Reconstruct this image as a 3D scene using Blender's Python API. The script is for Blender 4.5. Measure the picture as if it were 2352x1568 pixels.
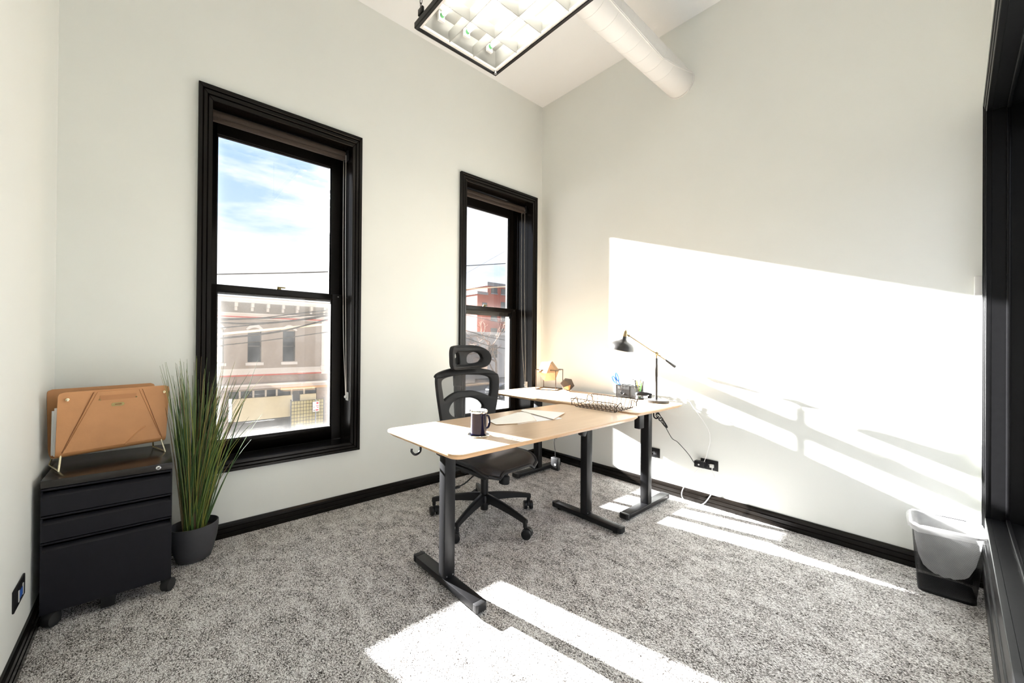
import bpy, bmesh, math, random
from math import sin, cos, pi, radians, sqrt, atan2
from mathutils import Vector, Matrix
random.seed(7)
sc = bpy.context.scene
for o in list(bpy.data.objects): bpy.data.objects.remove(o)
col = sc.collection
R = radians

# ------------------------------------------------------------------ camera
YAW, PITCH, ROLL = R(39.146), R(0.2124), R(0.4701)
fwd = Vector((sin(YAW)*cos(PITCH), cos(YAW)*cos(PITCH), sin(PITCH)))
rgt = Vector((cos(YAW), -sin(YAW), 0)); up = rgt.cross(fwd)
r2 = rgt*cos(ROLL) + up*sin(ROLL); u2 = up*cos(ROLL) - rgt*sin(ROLL)
cam_d = bpy.data.cameras.new('camera'); cam = bpy.data.objects.new('camera', cam_d); col.objects.link(cam)
cam.matrix_world = Matrix(((r2.x, u2.x, -fwd.x, -3.1755), (r2.y, u2.y, -fwd.y, -2.7799), (r2.z, u2.z, -fwd.z, 1.18), (0, 0, 0, 1)))
cam_d.sensor_width = 36; cam_d.lens = 898.857/2352*36
cam_d.shift_x = (1176-1088.92)/2352; cam_d.shift_y = (785.22-784)/2352
cam_d.clip_start = 0.02; cam_d.clip_end = 500
sc.camera = cam

# ------------------------------------------------------------------ world, sun, exposure
sc.view_settings.view_transform = 'Standard'; sc.view_settings.look = 'None'
sc.view_settings.gamma = 1; sc.view_settings.use_curve_mapping = False
sc.view_settings.exposure = 1.74
SUN_AZ, SUN_EL, SUN_STRENGTH = R(12.0), R(19.25), 31.0
SKY_STRENGTH = 0.39
TUBE_EMIT = 7.0
w = bpy.data.worlds.new('sky'); sc.world = w; w.use_nodes = True
nt = w.node_tree; nt.nodes.clear()
def N(t, **k):
    n = nt.nodes.new(t)
    for a, b in k.items(): setattr(n, a, b)
    return n
tc = N('ShaderNodeTexCoord'); sep = N('ShaderNodeSeparateXYZ'); nt.links.new(tc.outputs['Generated'], sep.inputs[0])
ramp = N('ShaderNodeValToRGB'); nt.links.new(sep.outputs['Z'], ramp.inputs[0])
e = ramp.color_ramp.elements
e[0].position = 0.0; e[0].color = (.45, .44, .42, 1)
e[1].position = 1.0; e[1].color = (.22, .42, .95, 1)
for p, c in ((.004, (1.0, 1.0, 1.0)), (.10, (.84, .92, 1.0)), (.22, (.54, .70, .98)), (.45, (.34, .54, .94))):
    q = e.new(p); q.color = (*c, 1)
mp = N('ShaderNodeMapping'); mp.inputs['Scale'].default_value = (1.0, 1.0, 4.6); nt.links.new(tc.outputs['Generated'], mp.inputs[0])
mp.inputs['Rotation'].default_value = (0.05, 0.10, 0.3)
nz = N('ShaderNodeTexNoise'); nz.inputs['Scale'].default_value = 2.5; nz.inputs['Detail'].default_value = 9; nz.inputs['Roughness'].default_value = .58; nz.inputs['Distortion'].default_value = .35
nt.links.new(mp.outputs[0], nz.inputs['Vector'])
cr = N('ShaderNodeValToRGB'); cr.color_ramp.elements[0].position = .38; cr.color_ramp.elements[1].position = .60
nt.links.new(nz.outputs[0], cr.inputs[0])
mx = N('ShaderNodeMix', data_type='RGBA'); nt.links.new(cr.outputs[0], mx.inputs['Factor']); nt.links.new(ramp.outputs[0], mx.inputs['A']); mx.inputs['B'].default_value = (1.15, 1.13, 1.1, 1)
gt = N('ShaderNodeMath', operation='GREATER_THAN'); gt.inputs[1].default_value = 0.0; nt.links.new(sep.outputs['Z'], gt.inputs[0])
mx2 = N('ShaderNodeMix', data_type='RGBA'); nt.links.new(gt.outputs[0], mx2.inputs['Factor']); nt.links.new(ramp.outputs[0], mx2.inputs['A']); nt.links.new(mx.outputs['Result'], mx2.inputs['B'])
bg = N('ShaderNodeBackground'); bg.inputs[1].default_value = SKY_STRENGTH; nt.links.new(mx2.outputs['Result'], bg.inputs[0])
wo = N('ShaderNodeOutputWorld'); nt.links.new(bg.outputs[0], wo.inputs[0])

sun_d = bpy.data.lights.new('sun', 'SUN'); sun_d.energy = SUN_STRENGTH; sun_d.angle = R(0.8); sun_d.color = (1.0, .995, .985)
sun = bpy.data.objects.new('sun', sun_d); col.objects.link(sun)
sdir = Vector((sin(SUN_AZ)*cos(SUN_EL), -cos(SUN_AZ)*cos(SUN_EL), -sin(SUN_EL)))
sun.rotation_euler = sdir.to_track_quat('-Z', 'Y').to_euler(); sun.location = (-5, 20, 9)

# ------------------------------------------------------------------ materials
def srgb(r, g, b):
    f = lambda c: (c/255/12.92) if c/255 <= .04045 else ((c/255+.055)/1.055)**2.4
    return (f(r), f(g), f(b))
MATS = {}
def mat(name, color, rough=.5, metal=0.0, var=0.0, scale=20.0, bump=0.0, bscale=None, spec=.5, coat=0.0, stretch=None, color2=None):
    m = bpy.data.materials.new(name); m.use_nodes = True; t = m.node_tree; p = t.nodes['Principled BSDF']
    p.inputs['Roughness'].default_value = rough; p.inputs['Metallic'].default_value = metal
    p.inputs['Specular IOR Level'].default_value = spec; p.inputs['Coat Weight'].default_value = coat; p.inputs['Coat Roughness'].default_value = .08
    c = (*color, 1)
    co = t.nodes.new('ShaderNodeTexCoord'); src = co.outputs['Object']
    if stretch:
        mp = t.nodes.new('ShaderNodeMapping'); mp.inputs['Scale'].default_value = stretch; t.links.new(src, mp.inputs[0]); src = mp.outputs[0]
    n = t.nodes.new('ShaderNodeTexNoise'); n.inputs['Scale'].default_value = scale; n.inputs['Detail'].default_value = 5; t.links.new(src, n.inputs['Vector'])
    mix = t.nodes.new('ShaderNodeMix'); mix.data_type = 'RGBA'
    v = max(var, .02)
    mix.inputs['A'].default_value = (*[max(0, x*(1-v)) for x in color], 1)
    mix.inputs['B'].default_value = (*(color2 if color2 else [min(1, x*(1+v)) for x in color]), 1)
    t.links.new(n.outputs[0], mix.inputs['Factor']); t.links.new(mix.outputs['Result'], p.inputs['Base Color'])
    if bump:
        n2 = n
        if bscale:
            n2 = t.nodes.new('ShaderNodeTexNoise'); n2.inputs['Scale'].default_value = bscale; n2.inputs['Detail'].default_value = 3; t.links.new(src, n2.inputs['Vector'])
        b = t.nodes.new('ShaderNodeBump'); b.inputs['Strength'].default_value = bump; b.inputs['Distance'].default_value = .002
        t.links.new(n2.outputs[0], b.inputs['Height']); t.links.new(b.outputs[0], p.inputs['Normal'])
    MATS[name] = m; return m
def emat(name, color, strength):
    m = bpy.data.materials.new(name); m.use_nodes = True; t = m.node_tree; p = t.nodes['Principled BSDF']
    p.inputs['Base Color'].default_value = (*color, 1); p.inputs['Emission Color'].default_value = (*color, 1); p.inputs['Emission Strength'].default_value = strength
    MATS[name] = m; return m

mat('wall_paint', (.868, .886, .848), .6, var=.015, scale=3, bump=.06, bscale=260, spec=.3)
mat('ceiling_paint', (.94, .955, .965), .7, var=.01, scale=2, spec=.2)
mat('sill_paint', (.008, .0075, .0075), .16, var=.3, scale=40, spec=.6)
mat('black_trim', (.0055, .0042, .0032), .26, var=.3, scale=40, bump=.03, bscale=60, spec=.26)
mat('black_satin', (.005, .005, .0055), .30, var=.3, scale=40, bump=.06, bscale=90, spec=.2)
mat('black_sash', (.0075, .006, .005), .32, spec=.28, var=.3, scale=50, bump=.1, bscale=120)
mat('black_metal', (.0075, .0075, .0085), .36, spec=.32, var=.2, scale=60, bump=.08, bscale=500)
mat('black_plastic', (.010, .010, .011), .42, spec=.35, var=.2, scale=80, bump=.1, bscale=700)
mat('soft_black', (.011, .011, .012), .6, spec=.3, var=.25, scale=60, bump=.2, bscale=900)
mat('cabinet_metal', (.0085, .0082, .012), .45, spec=.3, var=.25, scale=30, bump=.12, bscale=900)
mat('cabinet_top', (.020, .017, .015), .25, var=.2, scale=14, bump=.03, bscale=500)
mat('brass', (.38, .29, .165), .32, .85, var=.08, scale=30)
mat('chrome', (.80, .80, .82), .12, 1.0, var=.04, scale=30)
mat('steel', (.55, .55, .56), .3, 1.0, var=.06, scale=40)
mat('white_paint', (.86, .86, .85), .45, var=.02, scale=20)
mat('white_plastic', (.80, .80, .79), .35, var=.02, scale=20)
mat('duct_white', (.86, .85, .83), .5, var=.02, scale=6, bump=.05, bscale=14)
mat('lamp_black', (.030, .028, .026), .32, var=.2, scale=30)
mat('lamp_inside', (.85, .84, .80), .5, var=.02)
mat('rubber', (.014, .014, .014), .7, var=.2, scale=60)
mat('paper_white', (.95, .95, .95), .7, var=.02, scale=30)
mat('manila', (.96, .93, .86), .65, var=.03, scale=25)
mat('manila_edge', (.62, .38, .18), .7, var=.1, scale=40)
mat('ceramic_black', (.004, .004, .010), .05, var=.5, scale=160, spec=.16, color2=(.006, .006, .03))
mat('mug_silver', (.86, .85, .82), .08, 1.0, var=.03)
mat('copper_wire', (.05, .034, .024), .4, .7, var=.2, scale=60)
mat('bronze_frame', (.075, .05, .035), .35, .6, var=.2, scale=60)
mat('maple', (.40, .245, .13), .5, var=.2, scale=9, stretch=(1, 1, 7), bump=.05, bscale=120)
mat('dark_stone', (.085, .062, .046), .5, var=.3, scale=30, bump=.1, bscale=60)
mat('copper_facet', (.55, .30, .14), .35, .6, var=.15, scale=40)
mat('blue_plastic', (.045, .19, .62), .35, var=.05)
mat('yellow_paint', (.85, .60, .05), .4, var=.05)
mat('green_paint', (.22, .62, .18), .4, var=.05)
mat('dark_pencil', (.03, .025, .02), .4, var=.1)
mat('pale_wood', (.75, .52, .32), .6, var=.1)
mat('pot_grey', (.055, .055, .062), .55, var=.12, scale=50, bump=.1, bscale=300)
mat('soil', (.020, .014, .010), .95, var=.5, scale=60, bump=.8, bscale=90)
mat('leather', (.60, .285, .112), .5, var=.16, scale=9, bump=.22, bscale=70, color2=(.70, .345, .145))
mat('bright_brass', (.86, .74, .48), .2, .9, var=.04)
mat('leather_dark', (.22, .085, .03), .6, var=.15, scale=12, bump=.2, bscale=70)
mat('leather_shade', (.50, .225, .085), .5, var=.12, scale=14, bump=.2, bscale=70)
mat('brass_plate', (.30, .24, .10), .4, .8, var=.25, scale=90)
mat('blind_cloth', (.045, .030, .022), .75, var=.2, scale=200, bump=.3, bscale=700)
mat('bead_chain', (.55, .52, .47), .3, .8, var=.1)
mat('clear_knob', (.75, .75, .72), .2, var=.05)
mat('data_blue', (.03, .12, .50), .4, var=.05)
mat('tube_white', (.9, .9, .88), .4, var=.02)
emat('tube_light', (1.0, .975, .90), TUBE_EMIT)
mat('fixture_white', (.86, .85, .81), .35, var=.02)
mat('satin_louvre', (.36, .355, .33), .45, var=.02)
mat('green_cap', (.15, .50, .20), .4, var=.05)
# exterior
mat('stucco', (.30, .255, .215), .9, var=.10, scale=5, bump=.3, bscale=40)
mat('stone_trim', (.55, .51, .47), .85, var=.08, scale=8)
mat('frieze', (.22, .20, .175), .9, var=.3, scale=26)
mat('red_band', (.42, .10, .07), .8, var=.12, scale=8)
mat('shop_brown', (.27, .21, .17), .8, var=.2, scale=6)
mat('shop_tan', (.62, .56, .40), .85, var=.08, scale=4)
mat('shop_dark', (.05, .05, .05), .4, var=.3, scale=5)
mat('ext_glass', (.03, .033, .035), .08, var=.4, scale=3, spec=.8)
mat('awning', (.40, .34, .30), .8, var=.1, scale=10)
mat('wood_beam', (.45, .25, .10), .7, var=.15, scale=8, stretch=(1, 6, 6))
mat('asphalt', (.13, .125, .12), .95, var=.25, scale=30, bump=.3, bscale=60)
mat('concrete', (.38, .36, .34), .95, var=.12, scale=6, bump=.2, bscale=40)
mat('planting', (.16, .13, .09), 1.0, var=.6, scale=6, bump=.8, bscale=8)
mat('bamboo', (.46, .40, .20), .8, var=.25, scale=6, stretch=(8, 8, .5))
mat('wire_black', (.01, .01, .01), .6, var=.1)
mat('wire_cream', (.62, .50, .36), .7, var=.15, scale=4)
mat('sign_white', (.82, .80, .80), .5, var=.02)
mat('sign_red', (.62, .05, .06), .5, var=.05)
mat('galv', (.34, .35, .38), .45, .5, var=.1)
mat('red_brick_far', (.24, .075, .052), .9, var=.15, scale=.6)
mat('roof_grey', (.17, .17, .18), .8, var=.15, scale=1.2)
mat('house_white', (.42, .39, .37), .85, var=.05, scale=1)
mat('bark', (.12, .085, .065), .9, var=.3, scale=4)
mat('twigs', (.20, .12, .08), .9, var=.3, scale=4)
mat('car_paint', (.02, .022, .026), .2, .3, var=.15, coat=.6)
mat('snow_ground', (.62, .56, .52), .9, var=.1, scale=.3)
mat('ext_brick_jamb', (.55, .44, .30), .9, var=.25, scale=14, bump=.6, bscale=30)

# desktop: pale bamboo laminate with fine grain along local X
def wood_mat(name, c1, c2, stretch, scale):
    m = mat(name, c1, .32, var=.05, scale=scale, stretch=stretch, color2=c2, spec=.45); return m
wood_mat('desk_top', (.60, .425, .275), (.71, .535, .37), (1.2, 26, 26), 2.6)
wood_mat('desk_edge', (.56, .33, .16), (.66, .44, .25), (2, 40, 60), 2.2)

# carpet: looped pile, mottled taupe / pale grey, shadow between loops painted in
m = bpy.data.materials.new('carpet'); m.use_nodes = True; t = m.node_tree; p = t.nodes['Principled BSDF']
p.inputs['Roughness'].default_value = .95; p.inputs['Specular IOR Level'].default_value = .15
geo = t.nodes.new('ShaderNodeNewGeometry'); oi = t.nodes.new('ShaderNodeObjectInfo')
mp1 = t.nodes.new('ShaderNodeMapping'); mp1.inputs['Scale'].default_value = (1, .6, 1); t.links.new(geo.outputs['Position'], mp1.inputs[0])
wn1 = t.nodes.new('ShaderNodeTexNoise'); wn1.inputs['Scale'].default_value = 90; wn1.inputs['Detail'].default_value = 2; t.links.new(mp1.outputs[0], wn1.inputs['Vector'])
wad = t.nodes.new('ShaderNodeVectorMath'); wad.operation = 'MULTIPLY_ADD'; wad.inputs[1].default_value = (.012, .012, .012); t.links.new(wn1.outputs['Color'], wad.inputs[0]); t.links.new(mp1.outputs[0], wad.inputs[2])
v1 = t.nodes.new('ShaderNodeTexVoronoi'); v1.inputs['Scale'].default_value = 275; t.links.new(wad.outputs[0], v1.inputs['Vector'])
v3 = t.nodes.new('ShaderNodeTexNoise'); v3.inputs['Scale'].default_value = 16; v3.inputs['Detail'].default_value = 5; t.links.new(mp1.outputs[0], v3.inputs['Vector'])
sepc = t.nodes.new('ShaderNodeSeparateColor'); t.links.new(v1.outputs['Color'], sepc.inputs[0])
dm = t.nodes.new('ShaderNodeMapRange'); dm.inputs['From Min'].default_value = .20; dm.inputs['From Max'].default_value = .62; dm.inputs['To Min'].default_value = .52; dm.inputs['To Max'].default_value = 0; t.links.new(v1.outputs['Distance'], dm.inputs['Value'])  # darkens cells away from their centres: shade between loops, put into the colour
a1 = t.nodes.new('ShaderNodeMath'); a1.operation = 'MULTIPLY_ADD'; a1.inputs[1].default_value = .40; t.links.new(sepc.outputs[0], a1.inputs[0]); t.links.new(dm.outputs[0], a1.inputs[2])
a2 = t.nodes.new('ShaderNodeMath'); a2.operation = 'MULTIPLY_ADD'; a2.inputs[1].default_value = .55; t.links.new(v3.outputs[0], a2.inputs[0]); t.links.new(a1.outputs[0], a2.inputs[2])
a3 = t.nodes.new('ShaderNodeMath'); a3.operation = 'MULTIPLY_ADD'; a3.inputs[1].default_value = .04; t.links.new(oi.outputs['Random'], a3.inputs[0]); t.links.new(a2.outputs[0], a3.inputs[2])
rp = t.nodes.new('ShaderNodeValToRGB'); t.links.new(a3.outputs[0], rp.inputs[0])
el = rp.color_ramp.elements; el[0].position = .25; el[0].color = (.018, .015, .013, 1); el[1].position = .95; el[1].color = (.92, .905, .89, 1)
for pp, cc in ((.38, (.064, .057, .051)), (.50, (.27, .252, .236)), (.69, (.55, .53, .512))):
    q = el.new(pp); q.color = (*cc, 1)
t.links.new(rp.outputs[0], p.inputs['Base Color'])
bp = t.nodes.new('ShaderNodeBump'); bp.inputs['Strength'].default_value = .7; bp.inputs['Distance'].default_value = .004; t.links.new(v1.outputs['Distance'], bp.inputs['Height']); t.links.new(bp.outputs[0], p.inputs['Normal'])
MATS['carpet'] = m

# see-through mesh fabric (chair) and perforated metal (bin, organizer): pattern too fine to model
def screen_mat(name, color, opacity, freq, rough=.6, metal=0.0):
    m = bpy.data.materials.new(name); m.use_nodes = True; t = m.node_tree; p = t.nodes['Principled BSDF']
    p.inputs['Base Color'].default_value = (*color, 1); p.inputs['Roughness'].default_value = rough; p.inputs['Metallic'].default_value = metal
    co = t.nodes.new('ShaderNodeTexCoord')
    wv = t.nodes.new('ShaderNodeTexWave'); wv.wave_type = 'BANDS'; wv.bands_direction = 'DIAGONAL'; wv.inputs['Scale'].default_value = freq; wv.inputs['Distortion'].default_value = 0
    t.links.new(co.outputs['Object'], wv.inputs['Vector'])
    mr = t.nodes.new('ShaderNodeMapRange'); mr.inputs['To Min'].default_value = max(0, opacity-.22); mr.inputs['To Max'].default_value = min(1, opacity+.22); t.links.new(wv.outputs[1], mr.inputs['Value'])
    tr = t.nodes.new('ShaderNodeBsdfTransparent'); ms = t.nodes.new('ShaderNodeMixShader')
    t.links.new(mr.outputs[0], ms.inputs[0]); t.links.new(tr.outputs[0], ms.inputs[1]); t.links.new(p.outputs[0], ms.inputs[2])
    t.links.new(ms.outputs[0], t.nodes['Material Output'].inputs['Surface']); MATS[name] = m; return m
screen_mat('chair_mesh', (.020, .020, .021), .56, 220, .55)
screen_mat('seat_mesh', (.035, .035, .038), .97, 240, .36)
screen_mat('bin_mesh', (.012, .012, .013), .62, 150, .35, .3)
screen_mat('caddy_mesh', (.015, .015, .016), .42, 120, .4, .3)

# window glass: clear pane with a faint reflection and a film of dirt
def glass_mat(name, dirt, edge):
    m = bpy.data.materials.new(name); m.use_nodes = True; t = m.node_tree; t.nodes.clear()
    out = t.nodes.new('ShaderNodeOutputMaterial'); tr = t.nodes.new('ShaderNodeBsdfTransparent'); gl = t.nodes.new('ShaderNodeBsdfGlossy'); gl.inputs['Roughness'].default_value = .01
    tl = t.nodes.new('ShaderNodeBsdfTranslucent'); tl.inputs['Color'].default_value = (.9, .9, .88, 1)
    ge = t.nodes.new('ShaderNodeNewGeometry'); dp = t.nodes.new('ShaderNodeVectorMath'); dp.operation = 'DOT_PRODUCT'; t.links.new(ge.outputs['Normal'], dp.inputs[0]); t.links.new(ge.outputs['Incoming'], dp.inputs[1])
    ab = t.nodes.new('ShaderNodeMath'); ab.operation = 'ABSOLUTE'; t.links.new(dp.outputs['Value'], ab.inputs[0])
    om = t.nodes.new('ShaderNodeMath'); om.operation = 'SUBTRACT'; om.inputs[0].default_value = 1; t.links.new(ab.outputs[0], om.inputs[1])
    pw = t.nodes.new('ShaderNodeMath'); pw.operation = 'POWER'; pw.inputs[1].default_value = 5; t.links.new(om.outputs[0], pw.inputs[0])
    lw = t.nodes.new('ShaderNodeMath'); lw.operation = 'MULTIPLY_ADD'; lw.inputs[1].default_value = .96; lw.inputs[2].default_value = .04; t.links.new(pw.outputs[0], lw.inputs[0])
    m1 = t.nodes.new('ShaderNodeMixShader'); t.links.new(lw.outputs[0], m1.inputs[0]); t.links.new(tr.outputs[0], m1.inputs[1]); t.links.new(gl.outputs[0], m1.inputs[2])
    co = t.nodes.new('ShaderNodeTexCoord'); nz = t.nodes.new('ShaderNodeTexNoise'); nz.inputs['Scale'].default_value = 5; nz.inputs['Detail'].default_value = 8; nz.inputs['Roughness'].default_value = .7
    mp = t.nodes.new('ShaderNodeMapping'); mp.inputs['Scale'].default_value = (1, 1, .6); t.links.new(co.outputs['Object'], mp.inputs[0]); t.links.new(mp.outputs[0], nz.inputs['Vector'])
    # dirt gathers along the edges of the pane (generated coordinates 0..1 over the pane)
    sp = t.nodes.new('ShaderNodeSeparateXYZ'); t.links.new(co.outputs['Generated'], sp.inputs[0])
    def edged(sock):
        a = t.nodes.new('ShaderNodeMath'); a.operation = 'SUBTRACT'; a.inputs[1].default_value = .5; t.links.new(sock, a.inputs[0])
        b = t.nodes.new('ShaderNodeMath'); b.operation = 'ABSOLUTE'; t.links.new(a.outputs[0], b.inputs[0])
        c = t.nodes.new('ShaderNodeMath'); c.operation = 'MULTIPLY'; c.inputs[1].default_value = 2; t.links.new(b.outputs[0], c.inputs[0])
        d = t.nodes.new('ShaderNodeMath'); d.operation = 'POWER'; d.inputs[1].default_value = 14; t.links.new(c.outputs[0], d.inputs[0]); return d.outputs[0]
    mxm = t.nodes.new('ShaderNodeMath'); mxm.operation = 'MAXIMUM'; t.links.new(edged(sp.outputs['X']), mxm.inputs[0]); t.links.new(edged(sp.outputs['Z']), mxm.inputs[1])
    ed = t.nodes.new('ShaderNodeMath'); ed.operation = 'MULTIPLY_ADD'; ed.inputs[1].default_value = edge; t.links.new(mxm.outputs[0], ed.inputs[0])
    mr = t.nodes.new('ShaderNodeMapRange'); mr.inputs['From Min'].default_value = .4; mr.inputs['From Max'].default_value = .75; mr.inputs['To Min'].default_value = dirt*.5; mr.inputs['To Max'].default_value = dirt*1.7; t.links.new(nz.outputs[0], mr.inputs['Value'])
    t.links.new(mr.outputs[0], ed.inputs[2])
    m2 = t.nodes.new('ShaderNodeMixShader'); t.links.new(ed.outputs[0], m2.inputs[0]); t.links.new(m1.outputs[0], m2.inputs[1]); t.links.new(tl.outputs[0], m2.inputs[2])
    t.links.new(m2.outputs[0], out.inputs['Surface']); MATS[name] = m
glass_mat('glass_clean', .0008, .006); glass_mat('glass_dirty', .0030, .030)

# thin milky plastic for the bin liner
m = bpy.data.materials.new('bag_plastic'); m.use_nodes = True; t = m.node_tree; t.nodes.clear()
out = t.nodes.new('ShaderNodeOutputMaterial'); tr = t.nodes.new('ShaderNodeBsdfTransparent'); df = t.nodes.new('ShaderNodeBsdfDiffuse'); df.inputs[0].default_value = (.86, .86, .86, 1)
tl = t.nodes.new('ShaderNodeBsdfTranslucent'); tl.inputs[0].default_value = (.86, .86, .86, 1); gl = t.nodes.new('ShaderNodeBsdfGlossy'); gl.inputs['Roughness'].default_value = .25
a = t.nodes.new('ShaderNodeMixShader'); a.inputs[0].default_value = .5; t.links.new(df.outputs[0], a.inputs[1]); t.links.new(tl.outputs[0], a.inputs[2])
b = t.nodes.new('ShaderNodeMixShader'); b.inputs[0].default_value = .12; t.links.new(a.outputs[0], b.inputs[1]); t.links.new(gl.outputs[0], b.inputs[2])
co = t.nodes.new('ShaderNodeTexCoord'); nz = t.nodes.new('ShaderNodeTexNoise'); nz.inputs['Scale'].default_value = 14; nz.inputs['Detail'].default_value = 4; t.links.new(co.outputs['Object'], nz.inputs['Vector'])
mr = t.nodes.new('ShaderNodeMapRange'); mr.inputs['To Min'].default_value = .30; mr.inputs['To Max'].default_value = .70; t.links.new(nz.outputs[0], mr.inputs['Value'])
c = t.nodes.new('ShaderNodeMixShader'); t.links.new(mr.outputs[0], c.inputs[0]); t.links.new(tr.outputs[0], c.inputs[1]); t.links.new(b.outputs[0], c.inputs[2]); t.links.new(c.outputs[0], out.inputs['Surface'])
MATS['bag_plastic'] = m

# grass: hue varies per blade
m = bpy.data.materials.new('grass_blade'); m.use_nodes = True; t = m.node_tree; p = t.nodes['Principled BSDF']; p.inputs['Roughness'].default_value = .42
oi = t.nodes.new('ShaderNodeObjectInfo'); rp = t.nodes.new('ShaderNodeValToRGB'); el = rp.color_ramp.elements
el[0].color = (.035, .085, .025, 1); el[1].position = 1; el[1].color = (.09, .045, .025, 1)
for pp, cc in ((.35, (.075, .15, .035)), (.6, (.14, .20, .04)), (.78, (.30, .30, .06)), (.9, (.16, .11, .04))):
    q = el.new(pp); q.color = (*cc, 1)
t.links.new(oi.outputs['Random'], rp.inputs[0]); t.links.new(rp.outputs[0], p.inputs['Base Color']); MATS['grass_blade'] = m

# ------------------------------------------------------------------ mesh helpers
class MB:
    def __init__(s): s.v = []; s.f = []; s.M = None
    def add(s, vs, fs):
        k = len(s.v)
        s.v += [tuple(s.M @ Vector(q)) if s.M else tuple(q) for q in vs]
        s.f += [tuple(i+k for i in f) for f in fs]; return s
    def box(s, x0, x1, y0, y1, z0, z1):
        return s.add([(x0,y0,z0),(x1,y0,z0),(x1,y1,z0),(x0,y1,z0),(x0,y0,z1),(x1,y0,z1),(x1,y1,z1),(x0,y1,z1)],
                     [(0,3,2,1),(4,5,6,7),(0,1,5,4),(1,2,6,5),(2,3,7,6),(3,0,4,7)])
    def hexa(s, b, t):   # bottom quad, top quad
        return s.add(list(b)+list(t), [(0,3,2,1),(4,5,6,7),(0,1,5,4),(1,2,6,5),(2,3,7,6),(3,0,4,7)])
    def cyl(s, p0, p1, r0, r1=None, n=16, cap=True):
        r1 = r0 if r1 is None else r1
        p0, p1 = Vector(p0), Vector(p1); d = (p1-p0).normalized()
        a = d.orthogonal().normalized(); b = d.cross(a); vs = []
        for p, r in ((p0, r0), (p1, r1)):
            for i in range(n):
                g = 2*pi*i/n; vs.append(p + a*(cos(g)*r) + b*(sin(g)*r))
        fs = [(i, (i+1) % n, n+(i+1) % n, n+i) for i in range(n)]
        if cap: fs += [tuple(range(n-1, -1, -1)), tuple(range(n, 2*n))]
        return s.add(vs, fs)
    def tube(s, pts, r, n=8, closed=False, cap=True):
        P = [Vector(q) for q in pts]; m = len(P); rs = r if isinstance(r, (list, tuple)) else [r]*m
        vs = []; a = None
        for i in range(m):
            t = (P[(i+1) % m]-P[i-1]) if closed else (P[min(i+1, m-1)]-P[max(i-1, 0)])
            t.normalize()
            a = t.orthogonal().normalized() if a is None else (a - t*a.dot(t)).normalized()
            b = t.cross(a)
            for k in range(n):
                g = 2*pi*k/n; vs.append(P[i] + a*(cos(g)*rs[i]) + b*(sin(g)*rs[i]))
        fs = []
        for i in range(m if closed else m-1):
            j = (i+1) % m
            for k in range(n): fs.append((i*n+k, i*n+(k+1) % n, j*n+(k+1) % n, j*n+k))
        if cap and not closed: fs += [tuple(range(n-1, -1, -1)), tuple((m-1)*n+k for k in range(n))]
        return s.add(vs, fs)
    def lathe(s, prof, n=24, c=(0, 0, 0), sx=1, sy=1, close=False):
        vs = []; m = len(prof)
        for r, z in prof:
            for i in range(n):
                g = 2*pi*i/n; vs.append((c[0]+cos(g)*r*sx, c[1]+sin(g)*r*sy, c[2]+z))
        fs = [(j*n+i, j*n+(i+1) % n, (j+1)*n+(i+1) % n, (j+1)*n+i) for j in range(m-1) for i in range(n)]
        if prof[0][0] > 1e-6: fs.append(tuple(range(n-1, -1, -1)))
        if prof[-1][0] > 1e-6 and not close: fs.append(tuple((m-1)*n+i for i in range(n)))
        return s.add(vs, fs)
    def prism(s, poly, a0, a1, axis='z'):
        n = len(poly)
        mk = {'z': lambda u, v, h: (u, v, h), 'x': lambda u, v, h: (h, u, v), 'y': lambda u, v, h: (u, h, v)}[axis]
        vs = [mk(u, v, a0) for u, v in poly] + [mk(u, v, a1) for u, v in poly]
        fs = [tuple(range(n-1, -1, -1)), tuple(range(n, 2*n))] + [(i, (i+1) % n, n+(i+1) % n, n+i) for i in range(n)]
        return s.add(vs, fs)
    def grid(s, rows):
        k = len(rows[0]); vs = [q for r in rows for q in r]
        return s.add(vs, [(i*k+j, i*k+j+1, (i+1)*k+j+1, (i+1)*k+j) for i in range(len(rows)-1) for j in range(k-1)])
    def sphere(s, c, r, n=12, m=8, sz=1):
        return s.lathe([(max(1e-7, r*sin(pi*i/m)), -r*cos(pi*i/m)*sz) for i in range(m+1)], n, c)
    def mesh(s, name, bevel=0, seg=2, smooth=True, ang=32):
        me = bpy.data.meshes.new(name); me.from_pydata(s.v, [], s.f)
        bm = bmesh.new(); bm.from_mesh(me)
        bmesh.ops.remove_doubles(bm, verts=bm.verts, dist=1e-6)
        bmesh.ops.recalc_face_normals(bm, faces=bm.faces)
        if bevel:
            ed = [e for e in bm.edges if len(e.link_faces) == 2 and e.calc_face_angle(0) > R(28)]
            es = set(ed)
            for f_ in bm.faces: f_.material_index = 1 if all(e in es for e in f_.edges) else 0
            bmesh.ops.bevel(bm, geom=ed, offset=bevel, segments=seg, affect='EDGES', profile=.5, clamp_overlap=True)
        flat = set()
        if bevel:
            bm.faces.ensure_lookup_table(); bm.faces.index_update()
            for f_ in bm.faces:
                if f_.material_index == 1 and min(e.calc_length() for e in f_.edges) > 1.6*bevel: flat.add(f_.index)
                f_.material_index = 0
        bm.to_mesh(me); bm.free()
        if smooth:
            for q in me.polygons: q.use_smooth = q.index not in flat
            me.set_sharp_from_angle(angle=R(ang))
        return me
    def build(s, name, material, parent=None, bevel=0, seg=2, smooth=True, ang=32, mods=None):
        me = s.mesh(name, bevel, seg, smooth, ang); me.materials.append(MATS[material])
        o = bpy.data.objects.new(name, me); col.objects.link(o)
        if parent: o.parent = parent
        return o
def tag(o, label=None, cat=None, group=None, kind=None):
    if label: o['label'] = label
    if cat: o['category'] = cat
    if group: o['group'] = group
    if kind: o['kind'] = kind
    return o
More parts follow.
